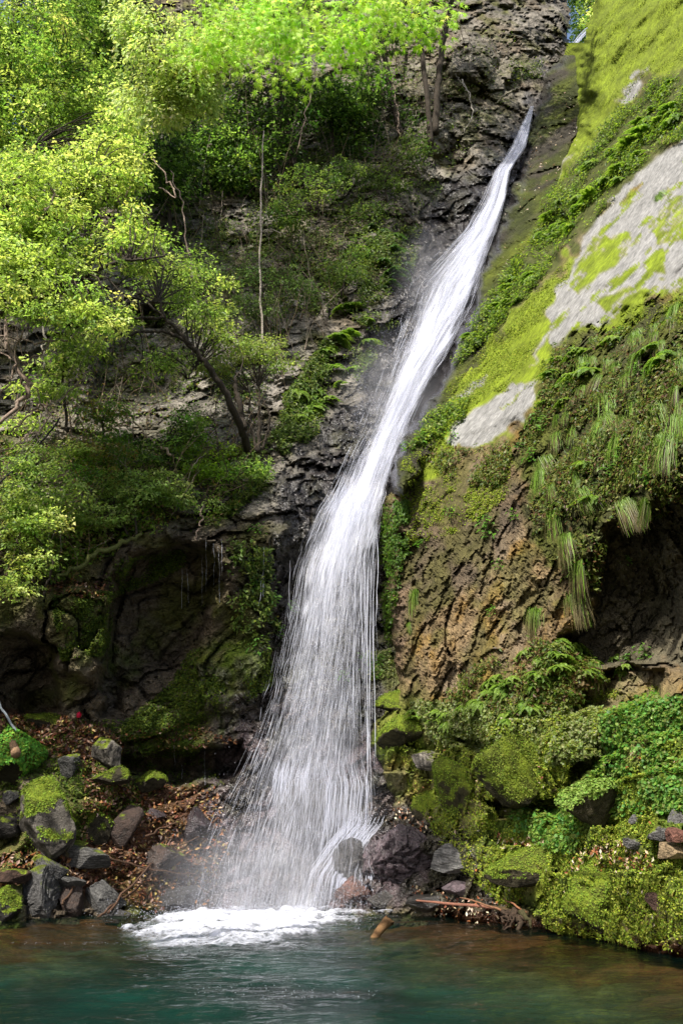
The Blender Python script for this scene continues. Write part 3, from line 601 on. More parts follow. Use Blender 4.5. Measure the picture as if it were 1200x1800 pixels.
def cover(name, label, cat, areas, cols, size, mat, tmpl=LEAF, lift=.02, up=.5, hang=0.0, parent=None):
    Vs, Fs, Cs, k = [], [], [], 0
    for poly, n, dens in areas:
        if any(x == 1200 for x, _ in poly): poly = [(1330 if x == 1200 else x, y) for x, y in poly]; n = int(n * 1.25)
        q = in_poly(poly, n, dens); P_, N_, _ = surf(q[:, 0], q[:, 1])
        rd = rng.normal(0, 1, (n, 3)); yd = unit(rd - (rd * N_).sum(-1, keepdims=True) * N_) + N_ * .5 + np.array([0, 0, -hang]); zn = unit(N_ + np.array([0, 0, up]) + rng.normal(0, .35, (n, 3)))
        v, f, c = leaves(P_ + N_ * rng.uniform(0, lift, (n, 1)) , yd, zn, size * rng.uniform(.55, 1.3, n), palette(cols, n), tmpl)
        Vs.append(v); Fs.append(f + k); Cs.append(c); k += len(v)
    o = link(name, mesh_np(name, np.concatenate(Vs), np.concatenate(Fs), np.concatenate(Cs)), mat, parent)
    return tag(o, label, cat, kind='stuff')

# ------------------------------------------------------------------ ground cover, litter
M_MOSSL = leaf_mat('moss_tuft', .25, (1.15, 1.2, .6), .7, .15)
cover('moss', 'short fuzzy green moss over the ledges at lower right', 'moss',
      [([(690,1250),(1200,1190),(1200,1690),(1000,1645),(880,1590),(780,1500),(720,1390)], 60000, 1.0), ([(850,1290),(1000,1290),(1000,1400),(845,1400)], 9000, None), ([(1000,1500),(1200,1500),(1200,1680),(940,1610)], 14000, None)],
      [(.16,.22,.02), (.21,.25,.02), (.11,.17,.018), (.26,.28,.05)], .05, M_MOSSL, LEAF, .05, .3)
cover('moss', 'low dark moss cushions on the wet ledges left of the waterfall', 'moss',
      [([(340,1140),(470,1120),(480,1200),(400,1260),(340,1330),(260,1330),(200,1290),(300,1200)], 14000, 1.1), ([(90,1050),(200,1040),(190,1150),(110,1160)], 6000, 1.2), ([(0,1260),(300,1270),(400,1380),(100,1500),(0,1500)], 9000, 1.0), ([(170,990),(330,960),(320,1000),(200,1050)], 3000, 1.0)],
      [(.06,.09,.01), (.09,.12,.012), (.04,.07,.01)], .07, M_MOSSL, LEAF, .05, .3)
cover('moss', 'bright yellow-green moss cushions on the sloping slabs at upper right', 'moss',
      [([(1050,0),(1200,0),(1200,80),(1130,135),(1070,210),(1000,300),(960,345),(1030,230)], 15000, 1.0), ([(955,500),(1010,440),(1000,490),(950,560),(960,660),(920,690),(860,690),(780,770),(800,790),(730,835),(700,825),(765,705),(838,620)], 16000, 1.2), ([(1100,570),(1150,525),(1200,520),(1200,560),(1000,610)], 3000, 1.2), ([(700,850),(900,790),(900,870),(820,930),(720,960)], 9000, 1.2)],
      [(.13,.18,.012), (.17,.22,.015), (.09,.13,.01), (.22,.26,.03)], .06, M_MOSSL, LEAF, .04, .3)
cover('ground_cover', 'bright green clover-like leaves under the dark overhang at right', 'ground cover',
      [([(1060,1260),(1120,1230),(1200,1190),(1200,1420),(1100,1440),(1010,1400),(1060,1340)], 13000, .9), ([(930,1420),(1000,1418),(1030,1460),(1010,1500),(960,1490),(890,1440)], 2600, None), ([(1110,1240),(1200,1200),(1200,1290),(1120,1310)], 2500, None)],
      [(.08,.21,.04), (.13,.27,.05), (.20,.30,.06), (.15,.2,.04)], .07, M_LEAF, ROUND, .12, .8)
cover('ground_cover', 'pale tiny-leaved creeper on the ledge above the mossy block', 'ground cover',
      [([(720,1230),(860,1240),(1050,1240),(1090,1280),(1040,1340),(850,1340),(760,1300)], 16000, 1.1), ([(640,1150),(690,1140),(700,1190),(650,1200)], 1500, None)],
      [(.22,.26,.09), (.16,.22,.05), (.26,.28,.13)], .06, M_LEAF, ROUND, .10, .6)
cover('creeper', 'dark glossy creeper and fern leaves crowding the crack between the two mossy slabs', 'creeper',
      [([(1200,110),(1140,145),(1070,215),(1005,300),(960,350),(930,430),(990,450),(1100,330),(1160,262),(1200,215)], 11000, 1.2), ([(925,430),(870,510),(830,575),(800,650),(860,600),(950,500),(985,450)], 5500, 1.4), ([(760,730),(830,700),(820,740),(740,790),(715,800)], 1500, 1.3)],
      [(.08,.15,.015), (.14,.22,.02), (.05,.09,.01), (.22,.30,.03)], .12, M_LEAF, LEAF, .30, .5, .5)
cover('creeper', 'band of small ferny leaves down the left edge of the near rock wall', 'creeper',
      [([(680,885),(722,880),(725,940),(708,990),(700,1060),(688,1140),(676,1000)], 3800, 1.5)], [(.08,.16,.02), (.12,.20,.03), (.05,.11,.015)], .10, M_LEAF, LEAF, .22, .4, .8)
cover('creeper', 'mixed small leaves and roots over the soil of the hanging grass bank', 'creeper',
      [([(975,610),(1200,530),(1200,850),(1060,925),(1040,1040),(960,980),(930,860),(915,790),(950,700)], 12000, 1.2), ([(740,800),(830,790),(900,780),(900,860),(800,850)], 2000, 1.2), ([(850,1160),(930,1110),(1060,1180),(1000,1240),(900,1260),(780,1230)], 5000, 1.2)],
      [(.08,.13,.015), (.05,.09,.012), (.14,.17,.03), (.12,.07,.03), (.2,.22,.06)], .10, M_LEAF, LEAF, .22, .4, .6)
cover('creeper', 'dim green plants dotted over the brown cliff left of the waterfall', 'creeper',
      [([(640,400),(740,400),(730,470),(690,520),(600,560),(560,520),(600,440)], 5000, 1.0), ([(540,640),(600,560),(690,560),(660,640),(600,700),(540,780),(480,780),(500,700)], 6500, .9),
       ([(330,300),(600,250),(760,330),(700,420),(560,560),(330,480)], 6000, .8), ([(480,100),(740,60),(740,300),(560,330),(470,250)], 5000, .8), ([(380,800),(520,760),(500,830),(430,900),(380,930)], 2500, 1.2), ([(280,330),(620,230),(780,330),(720,420),(560,560),(330,560)], 9000, 1.3), ([(160,560),(520,520),(480,700),(160,720)], 3500, 1.2), ([(560,30),(900,60),(900,180),(800,300),(620,300)], 3000, 1.1), ([(890,110),(950,110),(950,140),(900,150)], 500, None), ([(400,960),(470,960),(480,1120),(420,1100)], 1500, 1.2)],
      [(.08,.13,.02), (.12,.18,.03), (.05,.09,.015), (.17,.21,.05)], .13, M_LEAF, LEAF, .35, .5, .4)
cover('creeper', 'lit leafy undergrowth on the slope above the dark caves at left', 'creeper',
      [([(0,780),(380,790),(420,880),(380,930),(230,940),(120,1010),(0,1040)], 12000, .9), ([(60,650),(470,680),(420,800),(60,800)], 1400, .8)],
      [(.14,.24,.03), (.2,.3,.04), (.10,.15,.02), (.25,.18,.08)], .12, M_LEAF, LEAF, .5, .5, .2)
cover('leaf_litter', 'brown and orange fallen leaves lying between the boulders at lower left', 'fallen leaves',
      [([(140,1330),(230,1380),(380,1385),(400,1500),(370,1590),(260,1600),(120,1560),(130,1500),(150,1400)], 3600, None), ([(0,1258),(120,1262),(220,1300),(210,1340),(60,1330)], 1800, None), ([(0,1500),(120,1500),(140,1540),(0,1560)], 700, None), ([(60,1040),(100,1010),(190,1030),(180,1060)], 350, None), ([(200,1290),(330,1270),(420,1300),(300,1320)], 400, None)],
      [(.14,.045,.015), (.09,.028,.012), (.20,.09,.03), (.05,.02,.01), (.05,.02,.01), (.26,.20,.06), (.22,.14,.09)], .12, M_LITTER, LEAF, .05, .8)
cover('leaf_litter', 'scattered brown and pale fallen leaves on the mossy ledges at right', 'fallen leaves',
      [([(870,1470),(960,1475),(960,1490),(880,1495)], 130, None), ([(1010,1490),(1090,1480),(1140,1500),(1160,1540),(1090,1520),(1000,1540)], 300, None), ([(720,1560),(900,1590),(940,1630),(820,1630),(740,1600)], 260, None), ([(700,1400),(760,1430),(730,1500),(680,1440)], 160, None), ([(690,1250),(1200,1250),(1200,1680),(900,1600),(760,1460)], 260, None)],
      [(.25,.09,.03), (.38,.28,.18), (.16,.05,.02), (.5,.42,.3)], .09, M_LITTER, LEAF, .05, .8)
cover('leaf_litter', 'tiny pale fallen leaves strewn over the dim mossy slope by the upper fall', 'fallen leaves',
      [([(980,160),(1040,180),(1000,290),(940,340),(900,330)], 260, 1.5), ([(880,380),(960,300),(900,480),(840,590)], 60, None), ([(440,300),(640,290),(600,330),(460,340)], 250, None)],
      [(.4,.34,.26), (.3,.2,.12)], .11, M_LITTER, LEAF, .04, .5)
#@@PART3
# ------------------------------------------------------------------ boulders
import bmesh
_ico = {}
def ico(sub):
    if sub not in _ico:
        bm = bmesh.new(); bmesh.ops.create_icosphere(bm, subdivisions=sub, radius=1)
        _ico[sub] = (np.array([v.co[:] for v in bm.verts]), np.array([[v.index for v in f.verts] for f in bm.faces])); bm.free()
    return _ico[sub]
def rotm(rx, ry, rz):
    cx, sx, cy, sy, cz, sz = math.cos(rx), math.sin(rx), math.cos(ry), math.sin(ry), math.cos(rz), math.sin(rz)
    return np.array([[cz, -sz, 0], [sz, cz, 0], [0, 0, 1]]) @ np.array([[cy, 0, sy], [0, 1, 0], [-sy, 0, cy]]) @ np.array([[1, 0, 0], [0, cx, -sx], [0, sx, cx]])
def boulder(name, label, cat, px, py, w, h, style='grey', roll_=0, moss=0, seed=1, deep=0.8, dy=0.0, wet=0.0, Y=None, cuts=9, lush=None, sub=5, group=None, cracks=0.0):
    r_ = random.Random(seed)
    if Y is None: Y = float(surf(px, py)[2][0])
    m = ppm(py, Y); c = V(px, py + h * .06, Y + dy * .45); a = w / m / 2; b = h / m / 2; d = (a + b) * .5 * deep * 1.1
    v, f = ico(sub); v = v.copy() * 1.12
    for k in range(cuts):                                       # flat broken faces
        n = np.array([r_.gauss(0, 1), r_.gauss(0, 1), r_.gauss(0, 1)]); n /= np.linalg.norm(n); o = r_.uniform(.42, .82)
        t = v @ n; v = v - np.outer(np.clip(t - o, 0, 9) * .93, n)
    v = v - (v.max(0) + v.min(0)) / 2; v = v / (np.abs(v).max(0) + 1e-6); v = v * [a * 1.08, d * 1.08, b * 1.08]
    q = v * (3.0 / max(a, b)) + seed * 3.7
    strat = q[:, 2] * 3.2 + q[:, 0] * .5 + fbm(q * .7, seed, 3) * 1.0
    lay = np.abs(strat - np.floor(strat) - .5) * 2
    nn = unit(v / np.array([a, d, b]) ** 1)
    bl, cr, hh = blocks(q * np.array([.35, .6, .9]), seed, .5)
    s_ = min(a, b)
    disp = bl * .06 + fbm(q, seed + 2, 4) * .08 + (lay - .5) * (.045 if style in ('grey', 'slab') else .012)
    if cracks:
        b5, c5, h5 = blocks(q * .75, seed + 5, .6); disp = disp + b5 * .07 - c5 * .10 * cracks; cr = np.maximum(cr, c5)
    v = v + nn * (disp * s_)[:, None]
    Rm = rotm(0, R(roll_), 0); v = v @ Rm.T
    me0 = None
    cols = {'grey': (.13, .125, .12), 'slab': (.17, .165, .155), 'purple': (.10, .072, .08), 'brown': (.09, .055, .04), 'pale': (.28, .25, .21), 'dark': (.045, .04, .036), 'tan': (.26, .19, .11), 'red': (.16, .075, .055), 'mossy': (.07, .06, .035), 'green': (.05, .045, .02)}
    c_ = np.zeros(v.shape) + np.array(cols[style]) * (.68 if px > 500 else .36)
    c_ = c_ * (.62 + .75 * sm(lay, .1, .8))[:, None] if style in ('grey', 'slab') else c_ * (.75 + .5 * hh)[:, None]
    c_ = c_ * (1 + .35 * fbm(q * 1.3, seed + 4, 3))[:, None] * (1 - .6 * cr)[:, None]
    if style == 'pale': c_ = c_ * (.45 + .75 * sm(fbm(q * np.array([2.5, 2.5, .3]), seed + 8, 3), -.3, .3))[:, None]
    e1 = v[f[:, 1]] - v[f[:, 0]]; e2 = v[f[:, 2]] - v[f[:, 0]]; fn_ = np.cross(e1, e2); vn = np.zeros(v.shape)
    for k in range(3): np.add.at(vn, f[:, k], fn_)
    vn = unit(vn)
    mo = sm(vn[:, 2] * .9 + fbm(q * .8, seed + 6, 3) * .7 + v[:, 2] / b * .35, 1.15 - moss * 1.5, 1.35 - moss * 1.5) if moss else np.zeros(len(v))
    gm = lerp3(np.zeros(v.shape) + (.05, .06, .008), (.10, .13, .01), sm(fbm(q * 1.5, seed + 7, 3), -.3, .3)); c_ = lerp3(c_, gm, mo)
    me = mesh_np(name, v, f, c_, False if style in ('grey', 'slab', 'purple', 'dark') else True, {'wet': np.full(len(v), wet) * (1 - mo), 'moss': mo})
    body = link(name, me, M_BOULDER); body.location = c
    tag(body, label, cat, group)
    if lush:
        cnt, colr, sz, tm = lush
        idx = rng.choice(len(v), cnt, p=mo / mo.sum()) if mo.sum() > 0 else rng.integers(0, len(v), cnt)
        P_ = v[idx] + rng.normal(0, s_ * .02, (cnt, 3)); N_ = vn[idx]
        rd = rng.normal(0, 1, (cnt, 3)); yd = unit(rd - (rd * N_).sum(-1, keepdims=True) * N_) + N_ * .5
        vv, ff, cc = leaves(P_ + N_ * rng.uniform(0, .025, (cnt, 1)), yd, unit(N_ + [0, 0, .4]), sz * .72 * rng.uniform(.6, 1.3, cnt), palette(colr, cnt), tm)
        ch = link('moss_cap', mesh_np('moss_cap', vv, ff, cc), M_MOSSL, body); ch['kind'] = 'stuff'
    return body
GRN = [(.13, .20, .02), (.18, .24, .025), (.09, .14, .015)]
B_ = boulder
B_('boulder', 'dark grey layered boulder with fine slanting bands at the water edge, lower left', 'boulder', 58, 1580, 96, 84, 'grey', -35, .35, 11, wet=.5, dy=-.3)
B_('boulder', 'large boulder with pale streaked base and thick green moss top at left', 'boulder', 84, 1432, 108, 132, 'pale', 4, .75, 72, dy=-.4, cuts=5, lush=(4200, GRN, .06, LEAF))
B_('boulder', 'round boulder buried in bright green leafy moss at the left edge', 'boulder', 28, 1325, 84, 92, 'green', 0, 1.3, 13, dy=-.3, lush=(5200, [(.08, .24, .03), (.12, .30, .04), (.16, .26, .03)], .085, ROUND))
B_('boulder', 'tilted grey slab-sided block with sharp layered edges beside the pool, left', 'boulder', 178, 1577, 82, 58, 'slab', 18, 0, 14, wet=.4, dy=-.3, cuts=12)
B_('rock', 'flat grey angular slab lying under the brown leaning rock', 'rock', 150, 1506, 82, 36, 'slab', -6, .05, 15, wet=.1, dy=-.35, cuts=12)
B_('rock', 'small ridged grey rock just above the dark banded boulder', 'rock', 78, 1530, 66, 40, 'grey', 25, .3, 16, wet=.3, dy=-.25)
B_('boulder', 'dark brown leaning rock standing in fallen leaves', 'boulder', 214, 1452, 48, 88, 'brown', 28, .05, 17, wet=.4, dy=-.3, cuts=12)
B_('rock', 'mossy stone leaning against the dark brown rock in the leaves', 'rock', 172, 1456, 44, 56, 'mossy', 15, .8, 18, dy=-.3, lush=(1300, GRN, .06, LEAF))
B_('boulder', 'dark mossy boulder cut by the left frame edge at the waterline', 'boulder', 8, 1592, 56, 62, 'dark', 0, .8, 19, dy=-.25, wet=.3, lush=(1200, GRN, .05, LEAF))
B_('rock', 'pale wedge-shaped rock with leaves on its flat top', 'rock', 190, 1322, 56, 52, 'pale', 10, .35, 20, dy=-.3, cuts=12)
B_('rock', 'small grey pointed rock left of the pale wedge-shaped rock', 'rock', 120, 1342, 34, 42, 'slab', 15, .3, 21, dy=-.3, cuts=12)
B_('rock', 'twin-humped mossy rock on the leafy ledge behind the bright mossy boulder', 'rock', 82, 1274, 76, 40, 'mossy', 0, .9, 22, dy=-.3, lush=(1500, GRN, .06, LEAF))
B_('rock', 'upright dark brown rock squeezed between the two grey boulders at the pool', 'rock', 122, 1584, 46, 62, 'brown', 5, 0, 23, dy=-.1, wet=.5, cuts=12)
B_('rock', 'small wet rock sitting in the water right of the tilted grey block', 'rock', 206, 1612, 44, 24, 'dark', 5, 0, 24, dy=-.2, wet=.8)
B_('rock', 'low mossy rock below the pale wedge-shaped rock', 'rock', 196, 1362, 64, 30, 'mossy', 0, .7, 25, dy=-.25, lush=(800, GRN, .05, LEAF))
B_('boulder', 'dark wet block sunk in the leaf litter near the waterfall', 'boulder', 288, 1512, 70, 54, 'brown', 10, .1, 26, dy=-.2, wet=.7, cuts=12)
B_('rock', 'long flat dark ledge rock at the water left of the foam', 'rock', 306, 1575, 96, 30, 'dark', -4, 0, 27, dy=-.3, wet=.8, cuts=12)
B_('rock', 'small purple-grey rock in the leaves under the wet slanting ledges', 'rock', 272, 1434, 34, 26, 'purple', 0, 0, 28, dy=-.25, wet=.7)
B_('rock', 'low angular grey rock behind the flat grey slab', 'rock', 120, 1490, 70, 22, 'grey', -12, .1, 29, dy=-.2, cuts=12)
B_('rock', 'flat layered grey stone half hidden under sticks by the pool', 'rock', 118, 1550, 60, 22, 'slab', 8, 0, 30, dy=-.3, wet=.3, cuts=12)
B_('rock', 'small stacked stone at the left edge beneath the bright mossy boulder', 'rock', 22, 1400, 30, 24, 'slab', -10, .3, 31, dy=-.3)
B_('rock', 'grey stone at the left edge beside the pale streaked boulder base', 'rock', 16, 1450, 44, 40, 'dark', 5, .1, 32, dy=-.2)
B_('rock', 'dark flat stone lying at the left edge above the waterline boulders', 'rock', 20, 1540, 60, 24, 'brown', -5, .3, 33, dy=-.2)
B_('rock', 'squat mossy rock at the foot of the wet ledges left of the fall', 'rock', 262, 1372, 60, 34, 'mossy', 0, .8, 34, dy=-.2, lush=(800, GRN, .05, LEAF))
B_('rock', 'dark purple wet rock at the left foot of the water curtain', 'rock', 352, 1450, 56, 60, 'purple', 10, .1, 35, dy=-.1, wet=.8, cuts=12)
# right bank
B_('boulder', 'wet purple boulder split by dark cracks right of the cascade', 'boulder', 702, 1508, 120, 116, 'purple', 18, 0, 41, dy=-.35, wet=.95, cuts=7, cracks=1.0)
B_('boulder', 'reddish rounded rock under the foot of the cascade', 'boulder', 618, 1572, 74, 62, 'red', 0, 0, 42, Y=23.1, wet=.95, cracks=.4, cuts=4)
B_('boulder', 'dark rounded rock with water pouring over it above the reddish rock', 'boulder', 612, 1510, 66, 76, 'dark', 12, 0, 43, Y=23.7, wet=.95, cuts=3)
B_('boulder', 'dark rock ledge breaking the lower part of the water curtain', 'boulder', 560, 1420, 150, 96, 'dark', 8, 0, 44, Y=25.0, wet=.9, cuts=12)
B_('rock', 'wedge-shaped mossy stone pointing at the waterfall', 'rock', 753, 1414, 60, 44, 'mossy', -28, 1.0, 45, dy=-.35, lush=(1500, GRN, .05, LEAF))
B_('rock', 'flat dark slab jutting out under the moss right of the cracked boulder', 'rock', 800, 1506, 84, 44, 'slab', 2, 0, 46, dy=-.35, wet=.5, cuts=12)
B_('rock', 'bare pinkish stone set in the mossy ledge', 'rock', 752, 1336, 52, 34, 'pale', -6, .2, 47, dy=-.3)
B_('boulder', 'big square mossy block overhanging a black crevice', 'boulder', 905, 1352, 135, 112, 'green', -6, 1.2, 48, dy=-.35, deep=.7, cuts=10, lush=(7000, [(.12, .17, .015), (.16, .2, .03), (.08, .12, .012)], .055, LEAF))
B_('boulder', 'rounded mossy knob left of the big square mossy block', 'boulder', 802, 1378, 74, 96, 'green', 0, 1.2, 49, dy=-.3, lush=(3500, GRN, .055, LEAF))
B_('boulder', 'long mossy boulder with leafy top above the stones at right', 'boulder', 1042, 1412, 116, 74, 'mossy', -14, .9, 50, dy=-.35, lush=(3500, [(.12, .2, .03), (.16, .24, .05), (.09, .14, .02)], .07, ROUND))
B_('boulder', 'mossy shoulder of rock over the waterline with a leaf-filled step on top', 'boulder', 1050, 1570, 120, 130, 'green', -8, 1.1, 51, dy=-.15, lush=(5500, GRN, .05, LEAF))
B_('boulder', 'broad flat mossy ledge above the driftwood', 'boulder', 930, 1520, 150, 60, 'mossy', -8, 1.0, 52, dy=-.3, lush=(4200, GRN, .05, LEAF))
B_('rock', 'flat tan stone at the right edge', 'rock', 1188, 1494, 62, 26, 'tan', 2, 0, 53, dy=-.3, cuts=12)
B_('rock', 'grey blocky stone at the right edge above the reddish stone', 'rock', 1192, 1440, 44, 36, 'grey', 0, .1, 54, dy=-.3, cuts=12)
B_('rock', 'small reddish stone above the flat tan stone', 'rock', 1190, 1466, 36, 24, 'red', 0, 0, 55, dy=-.35)
B_('rock', 'grey stone with mossy top left of the small reddish stone', 'rock', 1158, 1462, 40, 26, 'grey', 0, .4, 56, dy=-.35)
B_('rock', 'small dark stone poking from the moss below the leafy boulder', 'rock', 1112, 1480, 34, 22, 'grey', 10, .2, 57, dy=-.3, cuts=12)
B_('rock', 'tiny grey stone in the green leaves right of the leafy boulder', 'rock', 1116, 1440, 24, 16, 'grey', -10, 0, 58, dy=-.3, cuts=12)
B_('rock', 'long grey-green stone wedged between the tan and the mossy-topped stones', 'rock', 1150, 1484, 60, 18, 'slab', 3, .2, 59, dy=-.3)
B_('rock', 'leaning bare slab on the mossy bank near the waterline at right', 'rock', 1155, 1585, 44, 30, 'brown', 25, .3, 60, dy=-.25, cuts=12)
B_('rock', 'low dark wet rock by the thin red stick', 'rock', 760, 1588, 90, 34, 'dark', 3, 0, 61, dy=-.2, wet=.9, cuts=12)
B_('rock', 'flat purplish rock under the mossy ledge, left of the driftwood', 'rock', 806, 1560, 56, 24, 'purple', 4, 0, 62, dy=-.3, wet=.7, cuts=12)
B_('rock', 'wet dark rock touching the pool right of the cascade', 'rock', 672, 1580, 50, 30, 'dark', 0, 0, 63, dy=-.1, wet=.9)
B_('boulder', 'mossy shelf rock just right of the drips, upper of the stack', 'boulder', 702, 1235, 80, 50, 'green', -12, .9, 64, dy=-.2, lush=(1800, GRN, .055, LEAF))
B_('boulder', 'mossy shelf rock below the upper shelf by the drips', 'boulder', 712, 1284, 96, 52, 'green', -6, .8, 65, dy=-.25, lush=(2000, GRN, .055, LEAF))

# ------------------------------------------------------------------ wood, sticks
def rod(name, pts, rads, mat, col, parent=None, k=10, wob=.01, sides=6):
    P_ = np.array([list(p) for p in pts], float); t = np.linspace(0, 1, len(P_)); tn = np.linspace(0, 1, k)
    # smooth interpolation through the points
    Q = np.stack([np.interp(tn, t, P_[:, i]) for i in range(3)], -1)
    for _ in range(2):
        Q[1:-1] = (Q[:-2] + 2 * Q[1:-1] + Q[2:]) / 4
    Q[1:-1] += rng.normal(0, wob, (k - 2, 3)); r_ = np.interp(tn, np.linspace(0, 1, len(rads)), rads)
    v, f = tubes(Q[None], r_[None], sides)
    c = np.array(col) * (1 + .3 * fbm(v * 6, 3, 2))[:, None]
    n0 = len(v); v = np.r_[v, Q[:1], Q[-1:]]; c = np.r_[c, c[:1], c[-1:]]
    capf = [[n0, (i + 1) % sides, i, i] for i in range(sides)]
    return v, f, c, Q
def cap3(f, n, sides, k):
    tri = []
    for q in f: tri += [[q[0], q[1], q[2]], [q[0], q[2], q[3]]]
    for i in range(sides):
        tri.append([n, (i + 1) % sides, i]); tri.append([n + 1, (k - 1) * sides + i, (k - 1) * sides + (i + 1) % sides])
    return np.array(tri)
def rods(name, specs, mat, parent=None, sides=6):
    Vs, Fs, Cs, o = [], [], [], 0
    for pts, rads, col, k, wob in specs:
        v, f, c, Q = rod(name, pts, rads, mat, col, None, k, wob, sides); t = cap3(f, len(v) - 2, sides, k)
        Vs.append(v); Fs.append(t + o); Cs.append(c); o += len(v)
    Vs = np.concatenate(Vs)
    me = mesh_np(name, Vs, np.concatenate(Fs), np.concatenate(Cs), True, {'wet': np.zeros(len(Vs)), 'moss': np.zeros(len(Vs))})
    return link(name, me, mat, parent, False) if parent else link(name, me, mat)
def sp(px, py, off=.15): 
    p, n, Y = surf(px, py); return V(px, py, float(Y[0]) - off)
wl_ = rods('wood_stump', [([V(652,1644,17.3) - Vector((0,0,.12)), V(668,1633,17.7), V(684,1617,18.1)], [.06, .075, .10], (.16, .09, .04), 9, .003)], M_BARK, sides=11)
for i_, v__ in enumerate(wl_.data.vertices):
    if i_ >= 88: v__.co += Vector((random.uniform(-.03,.03), random.uniform(-.03,.03), random.uniform(-.10,.08)))
tag(wl_, 'broken orange-brown end of a log sticking out of the pool', 'log')
tag(rods('stick', [([sp(718,1581,.5), sp(790,1588,.5), V(870,1596,19.9)], [.02, .03, .035], (.2, .09, .06), 10, .01)], M_BARK), 'long thin reddish stick lying just above the water right of the cascade', 'stick')
tag(rods('stick', [([sp(808,1578,.4), sp(850,1588,.5), sp(880,1600,.5)], [.015, .02, .02], (.18, .09, .05), 8, .01)], M_BARK), 'shorter thin stick behind the long reddish stick, beside the driftwood', 'stick')
tag(rods('stick', [([sp(884,1580,.4), sp(905,1592,.5), sp(925,1604,.5)], [.012, .02, .02], (.22, .1, .05), 8, .01)], M_BARK), 'thin red-brown twig leaning on the top of the driftwood', 'stick')
dw = empty('driftwood', V(900, 1640, 18.9), 'dark rotten root of driftwood at the water edge beneath the mossy ledge', 'driftwood')
rods('root', [([V(870,1597,19.4), V(900,1608,19.0), V(928,1606,18.9)], [.04, .10, .05], (.06, .042, .02), 10, .02), ([V(905,1600,19.0), V(912,1620,18.8), V(914,1640,18.7)], [.08, .06, .03], (.04, .028, .018), 10, .02),
              ([V(915,1603,18.9), V(930,1618,18.7), V(933,1632,18.7)], [.07, .04, .02], (.05, .045, .02), 8, .02), ([V(895,1608,19), V(892,1625,18.9), V(880,1636,18.9)], [.05, .03, .02], (.05, .03, .02), 8, .02), ([V(880,1600,19.2), V(860,1594,19.6)], [.03, .02], (.06, .04, .02), 6, .02)] + [([V(random.uniform(885,925),1603,19), V(random.uniform(880,935),random.uniform(1612,1640),18.75)], [.05,.012], (.045,.03,.02), 9, .03) for _ in range(9)], M_BARK, dw, 8)
for pts, lab in (([(190,1605),(250,1535),(290,1500),(350,1470)], 'thin dark branch arching from the tilted grey block over the leaves'), ([(170,1615),(200,1590),(260,1545),(268,1535)], 'short curved brown branch dipping to the water by the tilted block'),
                 ([(190,1505),(230,1520),(280,1530),(350,1540)], 'dark branch lying across the leaves towards the foam'), ([(255,1470),(300,1450),(330,1430)], 'twig lying over the leaves above the dark wet block'), ([(110,1590),(130,1560),(150,1530),(210,1522)], 'thin curved twig between the grey boulders at the pool')):
    tag(rods('branch', [([sp(x, y, .35) for x, y in pts], [.03, .025, .015], (.07, .04, .025), 14, .02)], M_BARK), lab, 'branch')
tag(rods('stick', [([V(-10,1205,22.0), V(5,1250,22.2), V(32,1290,22.2)], [.02, .03, .03], (.16, .18, .2), 10, .01)], M_BARK), 'grey bare stick slanting down onto the leafy ledge at the left edge', 'stick')
tag(rods('stump', [([sp(22,1298,.5), sp(28,1325,.9)], [.08, .12], (.22, .14, .08), 6, .01)], M_BARK, sides=7), 'short broken wood stub standing in the bright mossy boulder', 'stump')
v_, f_ = ico(2); pc = sp(139, 1257, .2)
tag(link('flower', mesh_np('flower', v_ * [.07, .07, .08] + .02 * vnoise(v_ * 3, 5)[:, None], f_, np.zeros(v_.shape) + (.6, .02, .08), True), M_LEAF), 'single small red blossom lying on the ledge below the cave', 'flower').location = pc

# ------------------------------------------------------------------ ferns, grass tufts and leafy plants
def fern_mesh(seed, nf=8, L=.6, col=((.13,.24,.03),(.22,.32,.05))):
    r_ = np.random.default_rng(seed); P, Yd, Z, Sz, C = [], [], [], [], []
    for k in range(nf):
        az = (k + r_.uniform(-.3, .3)) / nf * math.pi * 1.3 - math.pi * .65; l = L * r_.uniform(.7, 1.15); el = r_.uniform(.2, .9)
        d = np.array([math.sin(az), -math.cos(az), 0.]); c0 = np.array(col[0]) + (np.array(col[1]) - col[0]) * r_.random()
        side = np.array([-d[1], d[0], 0])
        K_ = 8; tr = np.linspace(0, 1, K_); rp = d * (l * tr)[:, None] + np.array([0, 0, 1]) * (l * (el * tr - (el + .55) * tr * tr))[:, None]
        for s_ in range(K_ - 1):
            A_, B__ = rp[s_], rp[s_ + 1]; P.append(A_); Yd.append(B__ - A_); Z.append(np.array([0, 0, 1.])); Sz.append(np.linalg.norm(B__ - A_) * 1.15); C.append(c0 * .6)
        for j in range(15):
            t = (j + 1.5) / 16; p = d * l * t + np.array([0, 0, l * (el * t - (el + .55) * t * t)])
            tan = unit(d + np.array([0, 0, el - 2 * (el + .55) * t])); ll = l * .26 * math.sin(math.pi * min(1, t * .85 + .18)) + .01
            nrm = unit(np.cross(tan, side)); nrm = nrm * np.sign(nrm[2] + 1e-6)
            for s in (-1, 1):
                P.append(p); Yd.append(side * s + tan * .5 - np.array([0, 0, .15])); Z.append(nrm + r_.normal(0, .15, 3)); Sz.append(ll); C.append(c0 * r_.uniform(.8, 1.2))
    v, f, c = leaves(np.array(P), np.array(Yd), np.array(Z), np.array(Sz), np.array(C), LEAF)
    return v, f, c
